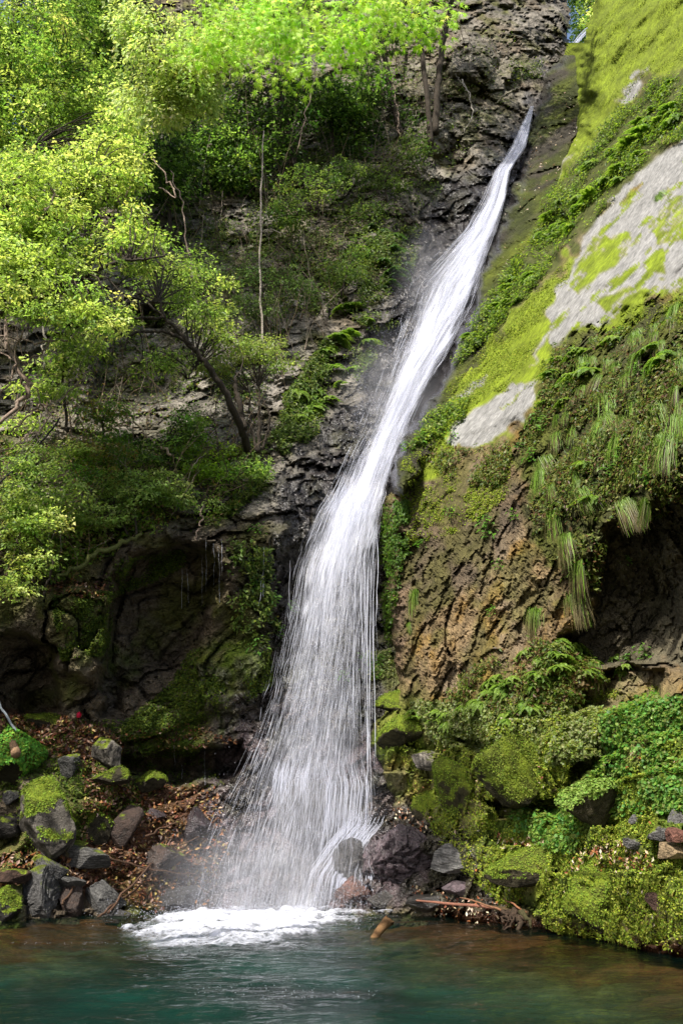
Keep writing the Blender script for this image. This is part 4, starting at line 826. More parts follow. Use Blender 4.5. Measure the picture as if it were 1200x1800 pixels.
def tuft_mesh(seed, n=230, L=.75, dry=.5):
    r_ = np.random.default_rng(seed); K = 7; t = np.linspace(0, 1, K)
    az = r_.normal(0, .75, n); l = L * r_.uniform(.55, 1.15, n); out = r_.uniform(.12, .42, n); up = r_.uniform(.05, .3, n)
    d = np.stack([np.sin(az), -np.cos(az), 0 * az], -1)
    P = d[:, None] * (out * l)[:, None, None] * (1 - (1 - t) ** 2)[None, :, None]
    P[..., 2] = (l * up)[:, None] * np.sin(math.pi * np.clip(t * 1.6, 0, 1)) [None] - l[:, None] * (t ** 1.7)[None] * .95
    P += r_.normal(0, .07, (n, 1, 3)) * L * np.array([1.6, .3, .4]); P[..., 0] += (r_.normal(0, .08, (n, 1)) * L * t[None] ** 2)
    w_ = .0045 * L / .75 * np.sin(math.pi * np.clip(t, .12, .97)) ** .5; side = np.stack([np.cos(az), np.sin(az), .3 + 0 * az], -1)
    v = np.stack([P - side[:, None] * w_[None, :, None], P + side[:, None] * w_[None, :, None]], 2)
    g = np.array((.10, .18, .018)) * r_.uniform(.6, 1.6, (n, 1)); b = np.array((.105, .085, .035)) * r_.uniform(.6, 1.5, (n, 1))
    isd = (r_.random(n) < dry)[:, None]; tip = np.where(isd, b, g * 1.3)
    mixt = sm(t, .25, .7)[None, :, None]; c = g[:, None] * (1 - mixt) + tip[:, None] * mixt; c = np.repeat(c[:, :, None], 2, 2)
    idx = np.arange(n * K * 2).reshape(n, K, 2); f = np.stack([idx[:, :-1, 0], idx[:, 1:, 0], idx[:, 1:, 1], idx[:, :-1, 1]], -1).reshape(-1, 4)
    return v.reshape(-1, 3), f, c.reshape(-1, 3)
def plant_mesh(seed, n=26, L=.4, col=((.08,.2,.03),(.14,.28,.05)), sz=.14):
    r_ = np.random.default_rng(seed); az = r_.normal(0, .9, n); h = r_.uniform(-.5, .6, n) * L; o = r_.uniform(.2, 1, n) * L * .7
    d = np.stack([np.sin(az), -np.cos(az), 0 * az], -1); P = d * o[:, None]; P[:, 2] += h
    c = np.array(col[0]) + (np.array(col[1]) - col[0]) * r_.random((n, 1))
    v, f, c2 = leaves(P, d + r_.normal(0, .3, (n, 3)) - [0, 0, .5], d * .6 + [0, 0, 1] + r_.normal(0, .3, (n, 3)), sz * r_.uniform(.6, 1.3, n), c, LEAF)
    tt = np.linspace(0, 1, 4)[None, :, None]; v2, f2 = tubes(P[:, None] * tt + np.array([0, 0, .05]) * np.sin(tt * 3.1), np.full((n, 4), .004), 3)
    f3 = np.concatenate([f2[:, [0, 1, 2]], f2[:, [0, 2, 3]]]) + len(v)
    return np.r_[v, v2], np.r_[f, f3], np.r_[c2, np.zeros((len(v2), 3)) + (.08, .1, .02)]
ferns = [mesh_np('fern', *fern_mesh(s)) for s in (1, 2, 3, 4)]
ferns_d = [mesh_np('fern', *fern_mesh(s, 7, .6, ((.05,.11,.02),(.08,.16,.03)))) for s in (5, 6)]
tufts = [mesh_np('grass_tuft', *tuft_mesh(s, dry=d)) for s, d in ((1, .35), (2, .5), (3, .65), (4, .85))]
plants = [mesh_np('leafy_plant', *plant_mesh(s)) for s in (1, 2, 3)]
for m_ in ferns + ferns_d + plants: m_.materials.append(M_LEAF)
for m_ in tufts: m_.materials.append(M_GRASS)
def put(name, me, px, py, s, label, cat, group=None, off=.03, rz=None):
    p, n, Y = surf(px, py); nn = n[0]; a = math.atan2(nn[0], -nn[1]) if rz is None else rz
    o = bpy.data.objects.new(name, me); COL.objects.link(o); o.location = p[0] + nn * off
    o.rotation_euler = (random.uniform(-.3, .25), random.uniform(-.35, .35), a + random.uniform(-.5, .5)); o.scale = (s, s, s)
    return tag(o, label, cat, group)
TG = 'grass tufts hanging on the right rock wall'
for x, y, s, k, lab in ((1160,348,.75,0,'dark green grass clump alone on the pale slab at the right edge'), (1062,605,.85,1,'grass tuft highest on the bank, just under the pale slab, with brown base'), (1120,590,.8,0,'grass tuft right of the highest tuft, below a mossy patch'), (1190,545,.8,0,'green tuft at the right edge below the pale slab'),
    (1045,600,.7,2,'tuft with reddish dry base left of the highest tuft'), (1085,648,.8,1,'grey-green tuft between two arching ferns in mid bank'), (1120,630,.75,1,'tuft over a brown dry skirt in mid bank'), (1025,690,.6,3,'mostly brown withered tuft above the broad leaves'), (1075,700,.9,0,'wide green tuft in the middle of the bank'), (1125,700,.9,0,'wide green tuft right of the middle of the bank'),
    (1160,720,.8,1,'tuft near the right edge in the middle of the bank'), (1190,740,.8,0,'lush green tuft at the right edge over the overhang'), (1090,770,.9,0,'green tuft hanging above the right cave roof, left one'), (1140,790,.95,0,'long green tuft hanging off the cave roof, middle one'), (1180,780,1.0,1,'longest tuft with red-brown tips at the right edge of the cave roof'),
    (980,770,.8,2,'grass tuft beside the broad-leaved plants, tan tips'), (1010,760,.6,1,'small tuft right of the broad-leaved plants'), (960,815,.9,3,'pale dry tuft low on the left of the bank'), (1020,850,.5,1,'small upright tuft in the bare soil'), (1100,890,.8,3,'pale hair-like tuft drooping into the cave mouth'), (1140,880,.7,1,'tuft with curling tips over the cave mouth'),
    (980,905,1.0,2,'big tuft with green top over brown rock, left of the fern'), (1000,950,.9,3,'tan tuft below the big green-topped tuft'), (1020,990,1.0,3,'long straw-coloured tuft hanging beside the cave'), (1010,1045,.9,3,'tan tuft ending in long curved tips at the cave corner'), (945,1080,.9,3,'lowest straw tuft on the brown rock face'),
    (735,1045,.9,2,'lone grass tuft hanging on the brown rock near the waterfall'), (722,1098,.4,2,'tiny grass tuft just under the lone tuft near the waterfall'), (1040,1175,.7,3,'dry tuft hanging over the small lower hollow')):
    put('grass_tuft', tufts[k], x, y, s * random.uniform(1.0, 1.3), lab, 'grass', TG, .05)
for x, y in in_poly([(990,640),(1200,560),(1200,800),(1080,830),(960,930),(940,820)], 34): put('grass_tuft', tufts[random.randrange(4)], x, y, random.uniform(.55, .95), 'short grass tuft among the creepers between the big tufts of the bank', 'grass', 'short grass tufts between the big tufts of the bank', .05)
for x, y, s, lab in ((1035,655,1.1,'long arching fern reaching left across the bank below the pale slab'), (1085,600,.9,'pale fern curling over the top of the bank'), (1165,640,1.1,'large bright fern with long frond at the right of the bank'), (1135,620,.8,'slender fern left of the large bright fern'), (1035,820,.7,'small fern with rounded leaflets in the bare soil'),
    (1040,880,.8,'fern above the straw tufts by the cave'), (1020,1000,.7,'yellow-green fern among the straw tufts'), (1130,240,1.5,'upright fern standing in the dark crack between the mossy slabs'), (1110,260,1.3,'broad fern left of the upright fern in the dark crack'), (1185,215,1.2,'fern at the right edge above the pale slab'),
    (1070,320,1.2,'yellow-green fern in the crack above the pale slab'), (1040,350,1.2,'bright fern midway down the crack'), (1020,370,1.0,'pale fern low in the crack above the hollow'), (1040,290,1.1,'fern higher in the crack under the mossy slope'), (1000,400,.9,'silvery fern hanging over the dark hollow'), (1090,300,1.1,'fern beside the upper end of the pale slab'),
    (605,545,1.6,'orange-based fern alone on the grey cliff left of the falls'), (270,880,1.4,'large palm-like fern on the shaded slope at left'), (540,155,1.4,'pale fern on the upper cliff under the maple'), (325,200,1.6,'light fern-like sapling below the pale leafy tree')):
    put('fern', ferns[random.randrange(4)], x, y, s, lab, 'fern', None, .08)
def patch(name, meshes, poly, n, s0, s1, label, cat, group):
    for x, y in in_poly(poly, n): put(name, meshes[random.randrange(len(meshes))], x, y, random.uniform(s0, s1), label, cat, group, .05)
patch('fern', ferns, [(840,1180),(900,1130),(1010,1120),(1020,1180),(960,1230),(880,1290),(830,1270)], 42, .35, .75, 'small light green fern in the dense patch below the brown rock face', 'fern', 'ferns in the patch below the brown rock face')
patch('fern', ferns, [(1010,1170),(1100,1150),(1140,1170),(1030,1190)], 9, .4, .6, 'small pale fern along the lip of the lower hollow', 'fern', 'ferns along the lip of the lower hollow')
patch('fern', ferns, [(930,440),(1000,330),(1090,240),(1180,140),(1200,200),(1080,330),(990,420)], 26, .7, 1.1, 'fern among the creeper in the crack between the mossy slabs', 'fern', 'ferns in the crack between the mossy slabs')
patch('fern', ferns, [(820,600),(870,520),(930,460),(950,490),(880,570)], 12, .7, 1.0, 'fern in the lower dark end of the crack', 'fern', 'ferns at the lower end of the crack')
patch('fern', ferns, [(965,640),(1010,610),(1050,640),(1000,720),(950,720)], 14, .45, .7, 'small bright fern below the tip of the pale slab', 'fern', 'small ferns below the tip of the pale slab')
patch('fern', ferns_d, [(620,400),(740,400),(720,480),(680,520),(640,500)], 14, .6, 1.1, 'dim fern on the dark cliff left of the upper fall', 'fern', 'ferns on the dark cliff left of the upper fall')
patch('fern', ferns, [(560,620),(620,560),(680,570),(640,650),(560,720),(510,760),(520,680)], 26, .6, 1.2, 'fern on the green slope left of the middle fall', 'fern', 'ferns on the green slope left of the middle fall')
patch('fern', ferns, [(690,1250),(820,1230),(830,1290),(720,1300)], 9, .4, .6, 'small fern on the mossy ledge under the brown rock', 'fern', 'ferns on the mossy ledge under the brown rock')
PG = None
for x, y, s, lab in ((940,800,1.1,'broad-leaved plant with large leaves below the tip of the bare slab'), (945,740,1.1,'broad-leaved plant beside the soil bank, upper one'), (965,750,1.0,'leafy plant with pointed leaves right of the broad-leaved plant'), (915,790,.8,'small leafy plant at the left end of the soil bank'),
    (868,668,.001,''), (862,935,1.2,'bright green bushy plant on the dark brown rock'), (858,918,.9,'upper part-sprig of bright leaves above the bushy plant on the brown rock'), (795,902,.8,'small pale sprig on the mossy lip above the brown rock'), (880,995,.7,'tiny pale sprig in the middle of the brown rock'), (908,910,.8,'narrow sprig climbing the brown rock right of the bushy plant'),
    (873,1075,.7,'pale sprig on the lower brown rock'), (745,957,.7,'pale-edged sprig near the left edge of the brown rock'), (452,935,1.0,'small bright plant on the dark ledge left of the curtain'), (440,1030,1.0,'plant with bright leaves on the wall left of the curtain'), (470,1050,1.0,'yellow-leaved plant close to the left drips'), (505,1065,1.0,'bright plant in the edge of the falling water'),
    (475,1100,1.2,'low bright plant left of the curtain'), (455,1138,1.2,'bright plant on the moss at the left edge of the curtain'), (600,1190,.9,'green sprig growing on the rock behind the curtain'), (632,1160,1.1,'leafy plant behind the thin drips right of the curtain'), (650,1185,1.0,'pale leafy plant at the foot of the drips'), (670,1165,1.0,'plant right of the thin drips under the band of ferny leaves'),
    (1095,985,.5,'lone sprig in the dark cave roof'), (755,1375,.001,''), (1135,1150,.9,'row of light heart-shaped leaves on the lip of the lower hollow'), (1110,1160,.8,'light leaves left on the lip of the lower hollow'), (795,770,1.0,'leafy plant in the notch below the lower bare slab'), (755,775,1.0,'shiny dark-leaved plant in the notch by the fall'),
    (720,790,.8,'shiny plant at the left end of the notch'), (1120,1030,.001,''), (1075,830,.8,'leafy plant growing between the hanging tufts'), (1100,800,.8,'sprig of oval leaves above the hanging tufts'), (1120,655,.7,'single broad leaf plant in mid bank'), (1095,585,.7,'small broad leaves on the bank edge under the pale slab'),
    (1150,835,.8,'plant with oval leaves at the cave roof edge')):
    if lab: put('leafy_plant', plants[random.randrange(3)], x, y, s, lab, 'plant', None, .05)
# ------------------------------------------------------------------ trees, shrubs, vines
def tree(name, label, cat, base, trunks, crowns, nclu, nleaf, lsize, cols, spray=.45, tmpl=LEAF, group=None, bark=(.045,.036,.027), mat=None, droop=.25, twig=.012, every=2, face=0.0):
    """trunks: list of ([(px,py,Y)...], [radii]); crowns: list of (px,py,rx,ry,Y,thick)"""
    b = V(*base); root = empty(name, b, label, cat, group)
    specs = []; nodes = []
    for pts, rads in trunks:
        Q = [V(*p) if not isinstance(p, Vector) else p for p in pts]
        specs.append((Q, rads, bark, 6 * len(Q), .02))
        P_ = np.array([list(q) for q in Q]); t = np.linspace(0, 1, len(P_)); tn = np.linspace(.25, 1, 24)
        nodes.append(np.stack([np.interp(tn, t, P_[:, i]) for i in range(3)], -1))
    rods('trunk', specs, M_BARK, root, 7)
    nodes = np.concatenate(nodes)
    wts = np.array([c[2] * c[3] * (c[6] if len(c) > 6 else 1) for c in crowns], float); wts /= wts.sum()
    ci = rng.choice(len(crowns), nclu, p=wts); cen = np.zeros((nclu, 3))
    for i, k in enumerate(ci):
        c = crowns[k]
        while True:
            u = rng.uniform(-1, 1, 3)
            if (u * u).sum() < 1 : break
        cen[i] = pt(c[0] + u[0] * c[2], c[1] + u[1] * c[3], c[4] + u[2] * c[5])
    # branches
    d = np.linalg.norm(cen[:, None] - nodes[None], axis=-1); near = nodes[d.argmin(1)]
    tt = np.linspace(0, 1, 6)[None, :, None]; a = near[::every, None]; e = cen[::every, None]
    L = np.linalg.norm(e - a, axis=-1, keepdims=True)
    mid = rng.normal(0, .12, (len(a), 1, 3)) * L
    pth = a + (e - a) * tt + mid * np.sin(tt * math.pi) + np.array([0, 0, 1]) * L * .12 * np.sin(tt * math.pi) + rng.normal(0, .02, (len(a), 6, 3)) * (tt > 0)
    v, f = tubes(pth, np.repeat(np.linspace(twig * 2.2, twig * .5, 6)[None], len(a), 0), 4)
    link('branches', mesh_np('branches', v, f, np.array(bark) * (1 + .2 * rng.normal(0, 1, (len(v), 1))), True, {'wet': np.zeros(len(v)), 'moss': np.zeros(len(v))}), M_BARK, root, False)
    # sprays of leaves
    n = nclu * nleaf; ck = np.repeat(np.arange(nclu), nleaf); az0 = rng.uniform(0, 6.28, nclu)[ck]
    r_ = spray * np.sqrt(rng.random(n)); az = az0 + np.round(rng.normal(0, 1.6, n) * 1.5) * .7 + rng.normal(0, .12, n)
    dirn = np.stack([np.cos(az), np.sin(az), -droop + 0 * az], -1)
    tilt = rng.normal(0, .22, (nclu, 2))[ck]
    pos = cen[ck] + dirn * r_[:, None]; pos[:, 2] += tilt[:, 0] * dirn[:, 0] * r_ + tilt[:, 1] * dirn[:, 1] * r_ + rng.normal(0, .05, n) * spray / .45 - r_ * r_ * .35
    yd = dirn + rng.normal(0, .55, (n, 3)) - [0, 0, .25]; zn = np.array([0, 0, 1. - face * .7]) + rng.normal(0, .45, (n, 3)) + [0, -.25 - face, 0]; yd = yd - np.array([0, 0, 1.]) * face
    pc = palette(cols, nclu, .12)[ck] * (1 + rng.normal(0, .12, (n, 1))).clip(.5, 1.5)
    v, f, c = leaves(pos, yd, zn, lsize * rng.uniform(.6, 1.25, n), pc, tmpl)
    link('crown', mesh_np('crown', v, f, c), mat or M_LEAF, root, False)
    return root
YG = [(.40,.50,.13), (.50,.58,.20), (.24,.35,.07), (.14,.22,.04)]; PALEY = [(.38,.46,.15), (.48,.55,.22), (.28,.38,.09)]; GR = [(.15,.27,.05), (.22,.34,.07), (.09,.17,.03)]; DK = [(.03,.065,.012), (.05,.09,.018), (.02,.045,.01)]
MID = [(.25,.35,.09), (.35,.44,.14), (.12,.19,.04)]
# big trees upper left
tree('tree', 'tall bright green tree filling the top left corner', 'tree', (-60,700,24), [([(-60,700,24),(-30,400,24),(10,150,24),(40,-80,24)], [.3,.22,.14,.06]), ([(-20,350,24),(60,220,24),(120,120,24)], [.12,.08,.03])],
     [(50,60,110,100,24,2.0),(30,180,110,90,23.5,1.6),(130,150,90,80,24.5,1.6),(-60,250,90,160,24,2)], 520, 60, .15, GR + YG, .6)
tree('tree', 'darker green tree between the top left tree and the pale leafy tree', 'tree', (140,520,28), [([(140,520,28),(170,330,28),(180,150,28),(190,-60,28)], [.26,.2,.14,.06]), ([(175,220,28),(160,120,28),(130,20,28)], [.1,.06,.03])],
     [(180,40,90,80,28,2),(200,130,80,80,28,1.5),(140,200,80,60,27.5,1.2)], 380, 56, .19, GR + DK[:1]+YG[2:], .65)
tree('tree', 'yellow-green sunlit tree over the left edge', 'tree', (-120,900,20), [([(-120,900,20),(-60,600,20),(0,400,20),(60,260,20)], [.25,.18,.12,.05]), ([(-40,520,20),(60,420,20),(160,330,20)], [.12,.07,.03])],
     [(50,330,120,80,20,1.6),(170,300,90,60,20.5,1.3),(40,430,110,60,19.6,1.4),(210,240,60,50,21,1)], 430, 56, .13, YG, .45)
tree('tree', 'yellow-green tree with open leafy boughs in front of the left cliff', 'tree', (-140,1000,19), [([(-140,1000,19),(-60,700,19),(0,520,19),(90,450,19)], [.22,.16,.1,.04]), ([(-20,560,19),(80,520,19),(200,460,19),(290,450,19)], [.1,.07,.05,.02])],
     [(60,500,110,60,19,1.3),(190,420,90,50,19.5,1.1),(130,540,100,45,19,1),(250,430,50,60,20,.8),(240,380,20,25,20,.4)], 240, 44, .12, YG + MID[:1], .36)
tree('tree', 'pale cream-green leafy tree hanging between the maple and the left trees', 'tree', (230,-260,12), [([(230,-260,12),(260,-60,12),(290,60,12),(310,160,12)], [.16,.11,.07,.03]), ([(255,-80,12),(350,0,12),(370,120,12)], [.08,.05,.02])],
     [(275,70,60,70,12,.9),(330,120,60,60,12,.8),(400,60,80,60,12,.8),(270,170,60,50,12.2,.7),(360,170,22,30,12,.4),(230,30,30,40,12,.5),(320,150,60,35,12,.5)], 400, 36, .095, PALEY, .27, face=.5)
# maple overhead
tree('maple_tree', 'maple with star-shaped lime green leaves hanging in from the top', 'tree', (-650,1700,9.5), [([Vector((-8.0,8.5,-.2)),Vector((-7.8,8.4,7)),Vector((-6.2,8.2,12.4)),Vector((-1.6,8.0,13.2)),Vector((1.2,7.8,12.2))], [.24,.2,.13,.07,.03]), ([Vector((-5.6,8.2,12.6)),Vector((-3.5,7.6,12.4)),Vector((-1,7.4,12.2)),Vector((.3,7.2,11.8))], [.1,.06,.04,.02])],
     [(440,10,110,60,7.8,.5),(560,20,120,60,7.6,.5),(660,5,100,55,7.6,.5),(540,80,70,40,7.6,.4),(450,95,50,38,7.8,.4),(630,90,26,38,7.6,.3),(755,20,36,40,7.6,.3),(370,60,60,50,8,.4),(500,130,18,20,7.7,.2),(635,110,14,24,7.6,.2)], 210, 17, .10, [(.38,.58,.05),(.46,.64,.09),(.28,.48,.03)], .24, STAR, twig=.004, droop=.45, face=1.0)
# dark slim trees on the upper cliff
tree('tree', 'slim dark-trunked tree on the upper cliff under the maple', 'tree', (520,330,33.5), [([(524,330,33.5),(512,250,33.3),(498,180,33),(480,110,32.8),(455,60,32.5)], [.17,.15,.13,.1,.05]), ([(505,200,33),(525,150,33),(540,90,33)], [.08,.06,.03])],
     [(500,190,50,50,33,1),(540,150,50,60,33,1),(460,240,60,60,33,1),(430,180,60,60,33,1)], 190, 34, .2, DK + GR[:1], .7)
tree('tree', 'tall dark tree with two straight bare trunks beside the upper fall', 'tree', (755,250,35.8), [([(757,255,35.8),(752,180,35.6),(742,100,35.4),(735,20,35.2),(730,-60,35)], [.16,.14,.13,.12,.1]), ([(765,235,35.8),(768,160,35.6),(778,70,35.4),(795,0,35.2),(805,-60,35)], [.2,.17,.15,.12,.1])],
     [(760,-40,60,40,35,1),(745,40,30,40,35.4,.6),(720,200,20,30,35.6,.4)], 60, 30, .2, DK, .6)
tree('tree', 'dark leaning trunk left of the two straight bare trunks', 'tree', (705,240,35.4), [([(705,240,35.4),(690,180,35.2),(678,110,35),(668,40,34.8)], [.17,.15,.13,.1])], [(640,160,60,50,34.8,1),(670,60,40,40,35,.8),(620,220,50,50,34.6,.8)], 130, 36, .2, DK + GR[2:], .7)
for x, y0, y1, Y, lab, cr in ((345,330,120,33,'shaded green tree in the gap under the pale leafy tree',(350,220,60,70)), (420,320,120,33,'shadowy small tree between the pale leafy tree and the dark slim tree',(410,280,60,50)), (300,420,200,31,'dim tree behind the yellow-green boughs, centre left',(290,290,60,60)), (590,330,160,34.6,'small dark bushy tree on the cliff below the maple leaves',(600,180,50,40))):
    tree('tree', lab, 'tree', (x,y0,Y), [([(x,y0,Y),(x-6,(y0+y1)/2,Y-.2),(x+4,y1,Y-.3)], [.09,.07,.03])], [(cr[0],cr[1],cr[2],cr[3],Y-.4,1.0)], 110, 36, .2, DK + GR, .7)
# leaning tree in the middle left
tree('tree', 'leaning forked tree with curved dark trunk above the left cave', 'tree', (436,795,26.2), [([(436,797,26.2),(424,750,25),(402,700,24.2),(372,650,23.7),(345,618,23.4),(322,590,23.2),(290,560,23),(262,535,22.8),(235,520,22.6)], [.13,.12,.11,.095,.08,.065,.05,.035,.02]),
     ([(345,618,23.4),(318,592,23.2),(290,584,23.1),(250,582,23),(228,590,22.9),(220,615,22.8)], [.08,.06,.05,.045,.035,.02]), ([(428,755,25.1),(420,705,24.8),(412,665,24.6)], [.12,.09,.05]), ([(290,560,23),(280,530,22.9),(240,525,22.7),(200,510,22.6)], [.05,.04,.03,.02]), ([(288,558,23),(240,560,22.8),(190,558,22.7)], [.05,.04,.02]), ([(352,625,25.2),(330,668,25.1),(345,660,25)], [.03,.025,.02])],
     [(330,520,60,40,25,.8),(280,500,60,40,24.6,.8),(380,560,40,40,25.2,.8),(330,460,40,30,25,.8),(300,630,70,28,24.6,.6),(395,590,20,20,25,.5)], 110, 30, .12, MID + YG[2:], .46)
# shrubs
SH = [('shrub','multi-stemmed shrub with pale green head right of the leaning tree',(455,795,26.3),[([(455,797,26.3),(456,740,26.1),(455,680,26)],[.08,.06,.03]),([(452,795,26.2),(440,740,26.1),(438,690,26)],[.05,.04,.02]),([(462,790,26.3),(474,740,26.2),(468,710,26.1),(452,690,26)],[.05,.04,.03,.02])],[(440,610,62,28,26,.9),(490,630,34,20,26,.6),(380,640,40,20,26,.6)],190,44,.13,[(.2,.27,.06),(.15,.22,.05),(.26,.3,.1)]),
 ('shrub','feathery grey-green conifer-like shrub high on the cliff, centre left',(470,600,29.3),[([(470,600,29.3),(462,520,29),(455,460,28.8)],[.08,.06,.03])],[(430,480,50,34,28.6,.8),(500,490,45,30,29,.8),(460,530,60,25,28.8,.6),(540,510,30,20,29.4,.5)],210,50,.12,[(.08,.13,.04),(.11,.17,.05),(.06,.1,.03)]),
 ('shrub','upright yellow-green sapling between the leaning tree and the cliff shadow',(385,640,27.2),[([(385,680,27.2),(370,560,27),(360,480,26.8)],[.05,.04,.02])],[(345,480,45,30,26.6,.6),(385,510,30,40,27,.6),(360,560,40,30,27,.6)],120,40,.15,MID+YG[:1]),
 ('shrub','lime green shrub under the leaning tree trunk',(385,850,25),[([(385,850,25),(382,780,25),(378,740,25)],[.04,.03,.02])],[(350,745,40,20,25.6,.5),(355,790,52,28,25.2,.5),(360,825,44,18,24.9,.5)],170,44,.13,[(.16,.28,.02),(.2,.32,.03),(.11,.2,.02)]),
 ('shrub','green bush with reddish tips in front of the grey rock at left',(190,870,23.6),[([(190,880,23.6),(185,800,23.4),(180,740,23.2)],[.05,.04,.02])],[(185,720,45,22,23,.6),(190,780,50,36,23,.7),(170,830,60,30,23,.7)],260,44,.11,[(.07,.15,.02),(.1,.19,.02),(.2,.16,.04),(.05,.1,.015)]),
 ('shrub','bushy light green shrub at the left edge below the vines',(50,960,22),[([(50,960,22),(40,880,22),(60,820,22)],[.05,.04,.02])],[(60,810,55,30,21.8,.6),(100,860,60,34,21.8,.6),(30,880,50,40,21.6,.6)],260,44,.13,MID+YG[2:]),
 ('shrub','spreading pale yellow shrub near the dark caves at far left',(60,1060,21.6),[([(70,1050,21.6),(50,1000,21.4),(30,950,21.2)],[.04,.03,.02]),([(75,1050,21.6),(95,990,21.4),(60,940,21.3)],[.03,.025,.015])],[(40,930,50,30,21.2,.5),(60,980,40,22,21.2,.5),(25,1020,40,24,21,.5),(80,905,50,20,21.3,.5)],210,40,.13,YG+[(.3,.36,.08)]),
 ('shrub','twiggy green shrub on the rim above the left cave',(240,940,23.5),[([(240,945,23.5),(236,890,23.3),(240,850,23.2)],[.04,.03,.02]),([(225,940,23.5),(200,890,23.3)],[.03,.02])],[(230,850,60,30,23.2,.6),(290,860,50,34,23.6,.6),(170,900,60,24,23,.6)],230,40,.14,MID),
 ('shrub','thin-stemmed shrub below the multi-stemmed one near the wet rocks',(420,880,25.2),[([(420,880,25.2),(425,840,25.1),(430,810,25)],[.03,.02,.01])],[(430,820,50,22,25,.5),(340,880,50,20,24.4,.5)],110,38,.13,MID+GR[:1]),
 ('shrub','young green shrub on the left slope behind the cords',(120,700,24.5),[([(120,760,24.5),(110,680,24.3),(115,600,24)],[.05,.04,.02])],[(110,640,70,22,24,.6),(80,680,60,18,24,.6),(140,600,60,24,24,.6),(215,560,30,20,24,.5)],190,40,.17,YG+MID),
 ('shrub','small leafy shrub touching the cords at their lower end',(70,780,23.5),[([(70,790,23.5),(62,750,23.4)],[.03,.02])],[(50,740,50,16,23.2,.4),(130,790,40,14,23.2,.4)],60,36,.15,YG),
 ('shrub','dark green shrub patch on the shaded slope under the grey rock',(300,820,24.8),[([(300,840,24.8),(295,780,24.7)],[.04,.02])],[(280,790,60,30,24.6,.6),(330,740,40,30,25,.6)],170,40,.13,GR+DK[:2]),
 ('shrub','dark rounded shrub on the shaded cliff right of the tall pale stem',(560,380,31.8),[([(560,380,31.8),(556,330,31.6)],[.05,.03])],[(550,320,60,36,31.5,.8),(500,370,46,26,31.2,.6),(600,300,40,30,32.6,.6)],230,40,.17,[(.06,.11,.025),(.1,.16,.035),(.14,.2,.05)]),
 ('shrub','thin leafy shrub on the cliff ledge left of the upper fall',(680,360,33.6),[([(680,360,33.6),(676,320,33.4)],[.05,.03])],[(670,310,50,30,33.3,.6),(720,260,40,36,34.4,.6),(640,370,46,24,32.8,.6)],190,36,.17,[(.06,.1,.025),(.1,.15,.035)]),
 ('shrub','drooping green shrub left of the middle fall',(590,480,30.6),[([(600,520,30.6),(610,470,30.5)],[.05,.03])],[(600,470,50,26,30.4,.6),(640,440,30,24,30.8,.6)],80,36,.15,[(.07,.12,.03),(.1,.15,.03)])]
for nm, lab, bs, tr_, cr_, nc, nl, ls, cl in SH: tree(nm, lab, nm, bs, tr_, cr_, int(nc * .5), int(nl * .8), ls * .85, cl, .34, twig=.006)
tree('tree', 'sunlit tree seen through the gap at the top right beside the lip of the fall', 'tree', (1060,90,49), [([(1060,90,49),(1050,40,49),(1030,-20,49)], [.15,.12,.06])], [(1035,20,40,50,49,1.2),(1030,-40,60,40,50,2)], 170, 40, .26, YG+GR, .8)
tree('tree', 'dim forest tree high behind the top left trees', 'tree', (60,400,40), [([(60,400,40),(60,100,40),(70,-100,40)], [.4,.3,.1])], [(60,330,120,90,40,3),(130,60,100,120,42,3),(-20,120,90,120,41,3),(220,250,60,120,38,2)], 420, 50, .34, GR+DK, 1.1)
# bare saplings, vines, cords
def bare(name, label, cat, paths, col, group=None, wob=.04, k=16):
    s = [([V(*p) for p in pts], rads, col, k, wob) for pts, rads in paths]
    return tag(rods(name, s, M_BARK, sides=5), label, cat, group)
bare('sapling', 'tall thin pale bare stem standing against the cliff, centre left', 'sapling', [([(462,620,28.6),(460,540,28.4),(457,420,28.4),(460,330,28.6),(464,230,28.8)], [.045,.045,.04,.035,.02]), ([(458,408,28.4),(480,402,28.3),(503,410,28.2)], [.02,.018,.01])], (.3,.26,.22))
bare('sapling', 'slender pale stem left of the multi-stemmed shrub', 'sapling', [([(362,640,26.8),(355,560,26.8),(340,510,26.8),(335,470,26.8)], [.04,.035,.03,.015])], (.28,.25,.2))
bare('sapling', 'pale hanging stem at the left behind the young leaves', 'sapling', [([(78,650,23.8),(76,600,23.8),(80,520,23.8)], [.04,.04,.03])], (.3,.27,.22))
bare('vine', 'thin pale vine dangling on the grey cliff beside the upper fall', 'vine', [([(812,140,37),(826,170,36.8),(832,200,36.8),(815,235,36.6)], [.04,.035,.03,.02]), ([(826,170,36.8),(815,150,36.9),(800,130,37)], [.02,.02,.01])], (.32,.29,.25))
bare('branch', 'pale dead branch lying on the rocks left of the top of the fall', 'branch', [([(870,182,37),(890,165,36.8),(912,152,36.8)], [.03,.06,.04])], (.3,.27,.2))
bare('branch', 'bare pale branch crossing the grey rock below the cords', 'branch', [([(235,738,24.6),(262,770,24.4),(300,800,24.2)], [.03,.04,.05])], (.26,.2,.14))
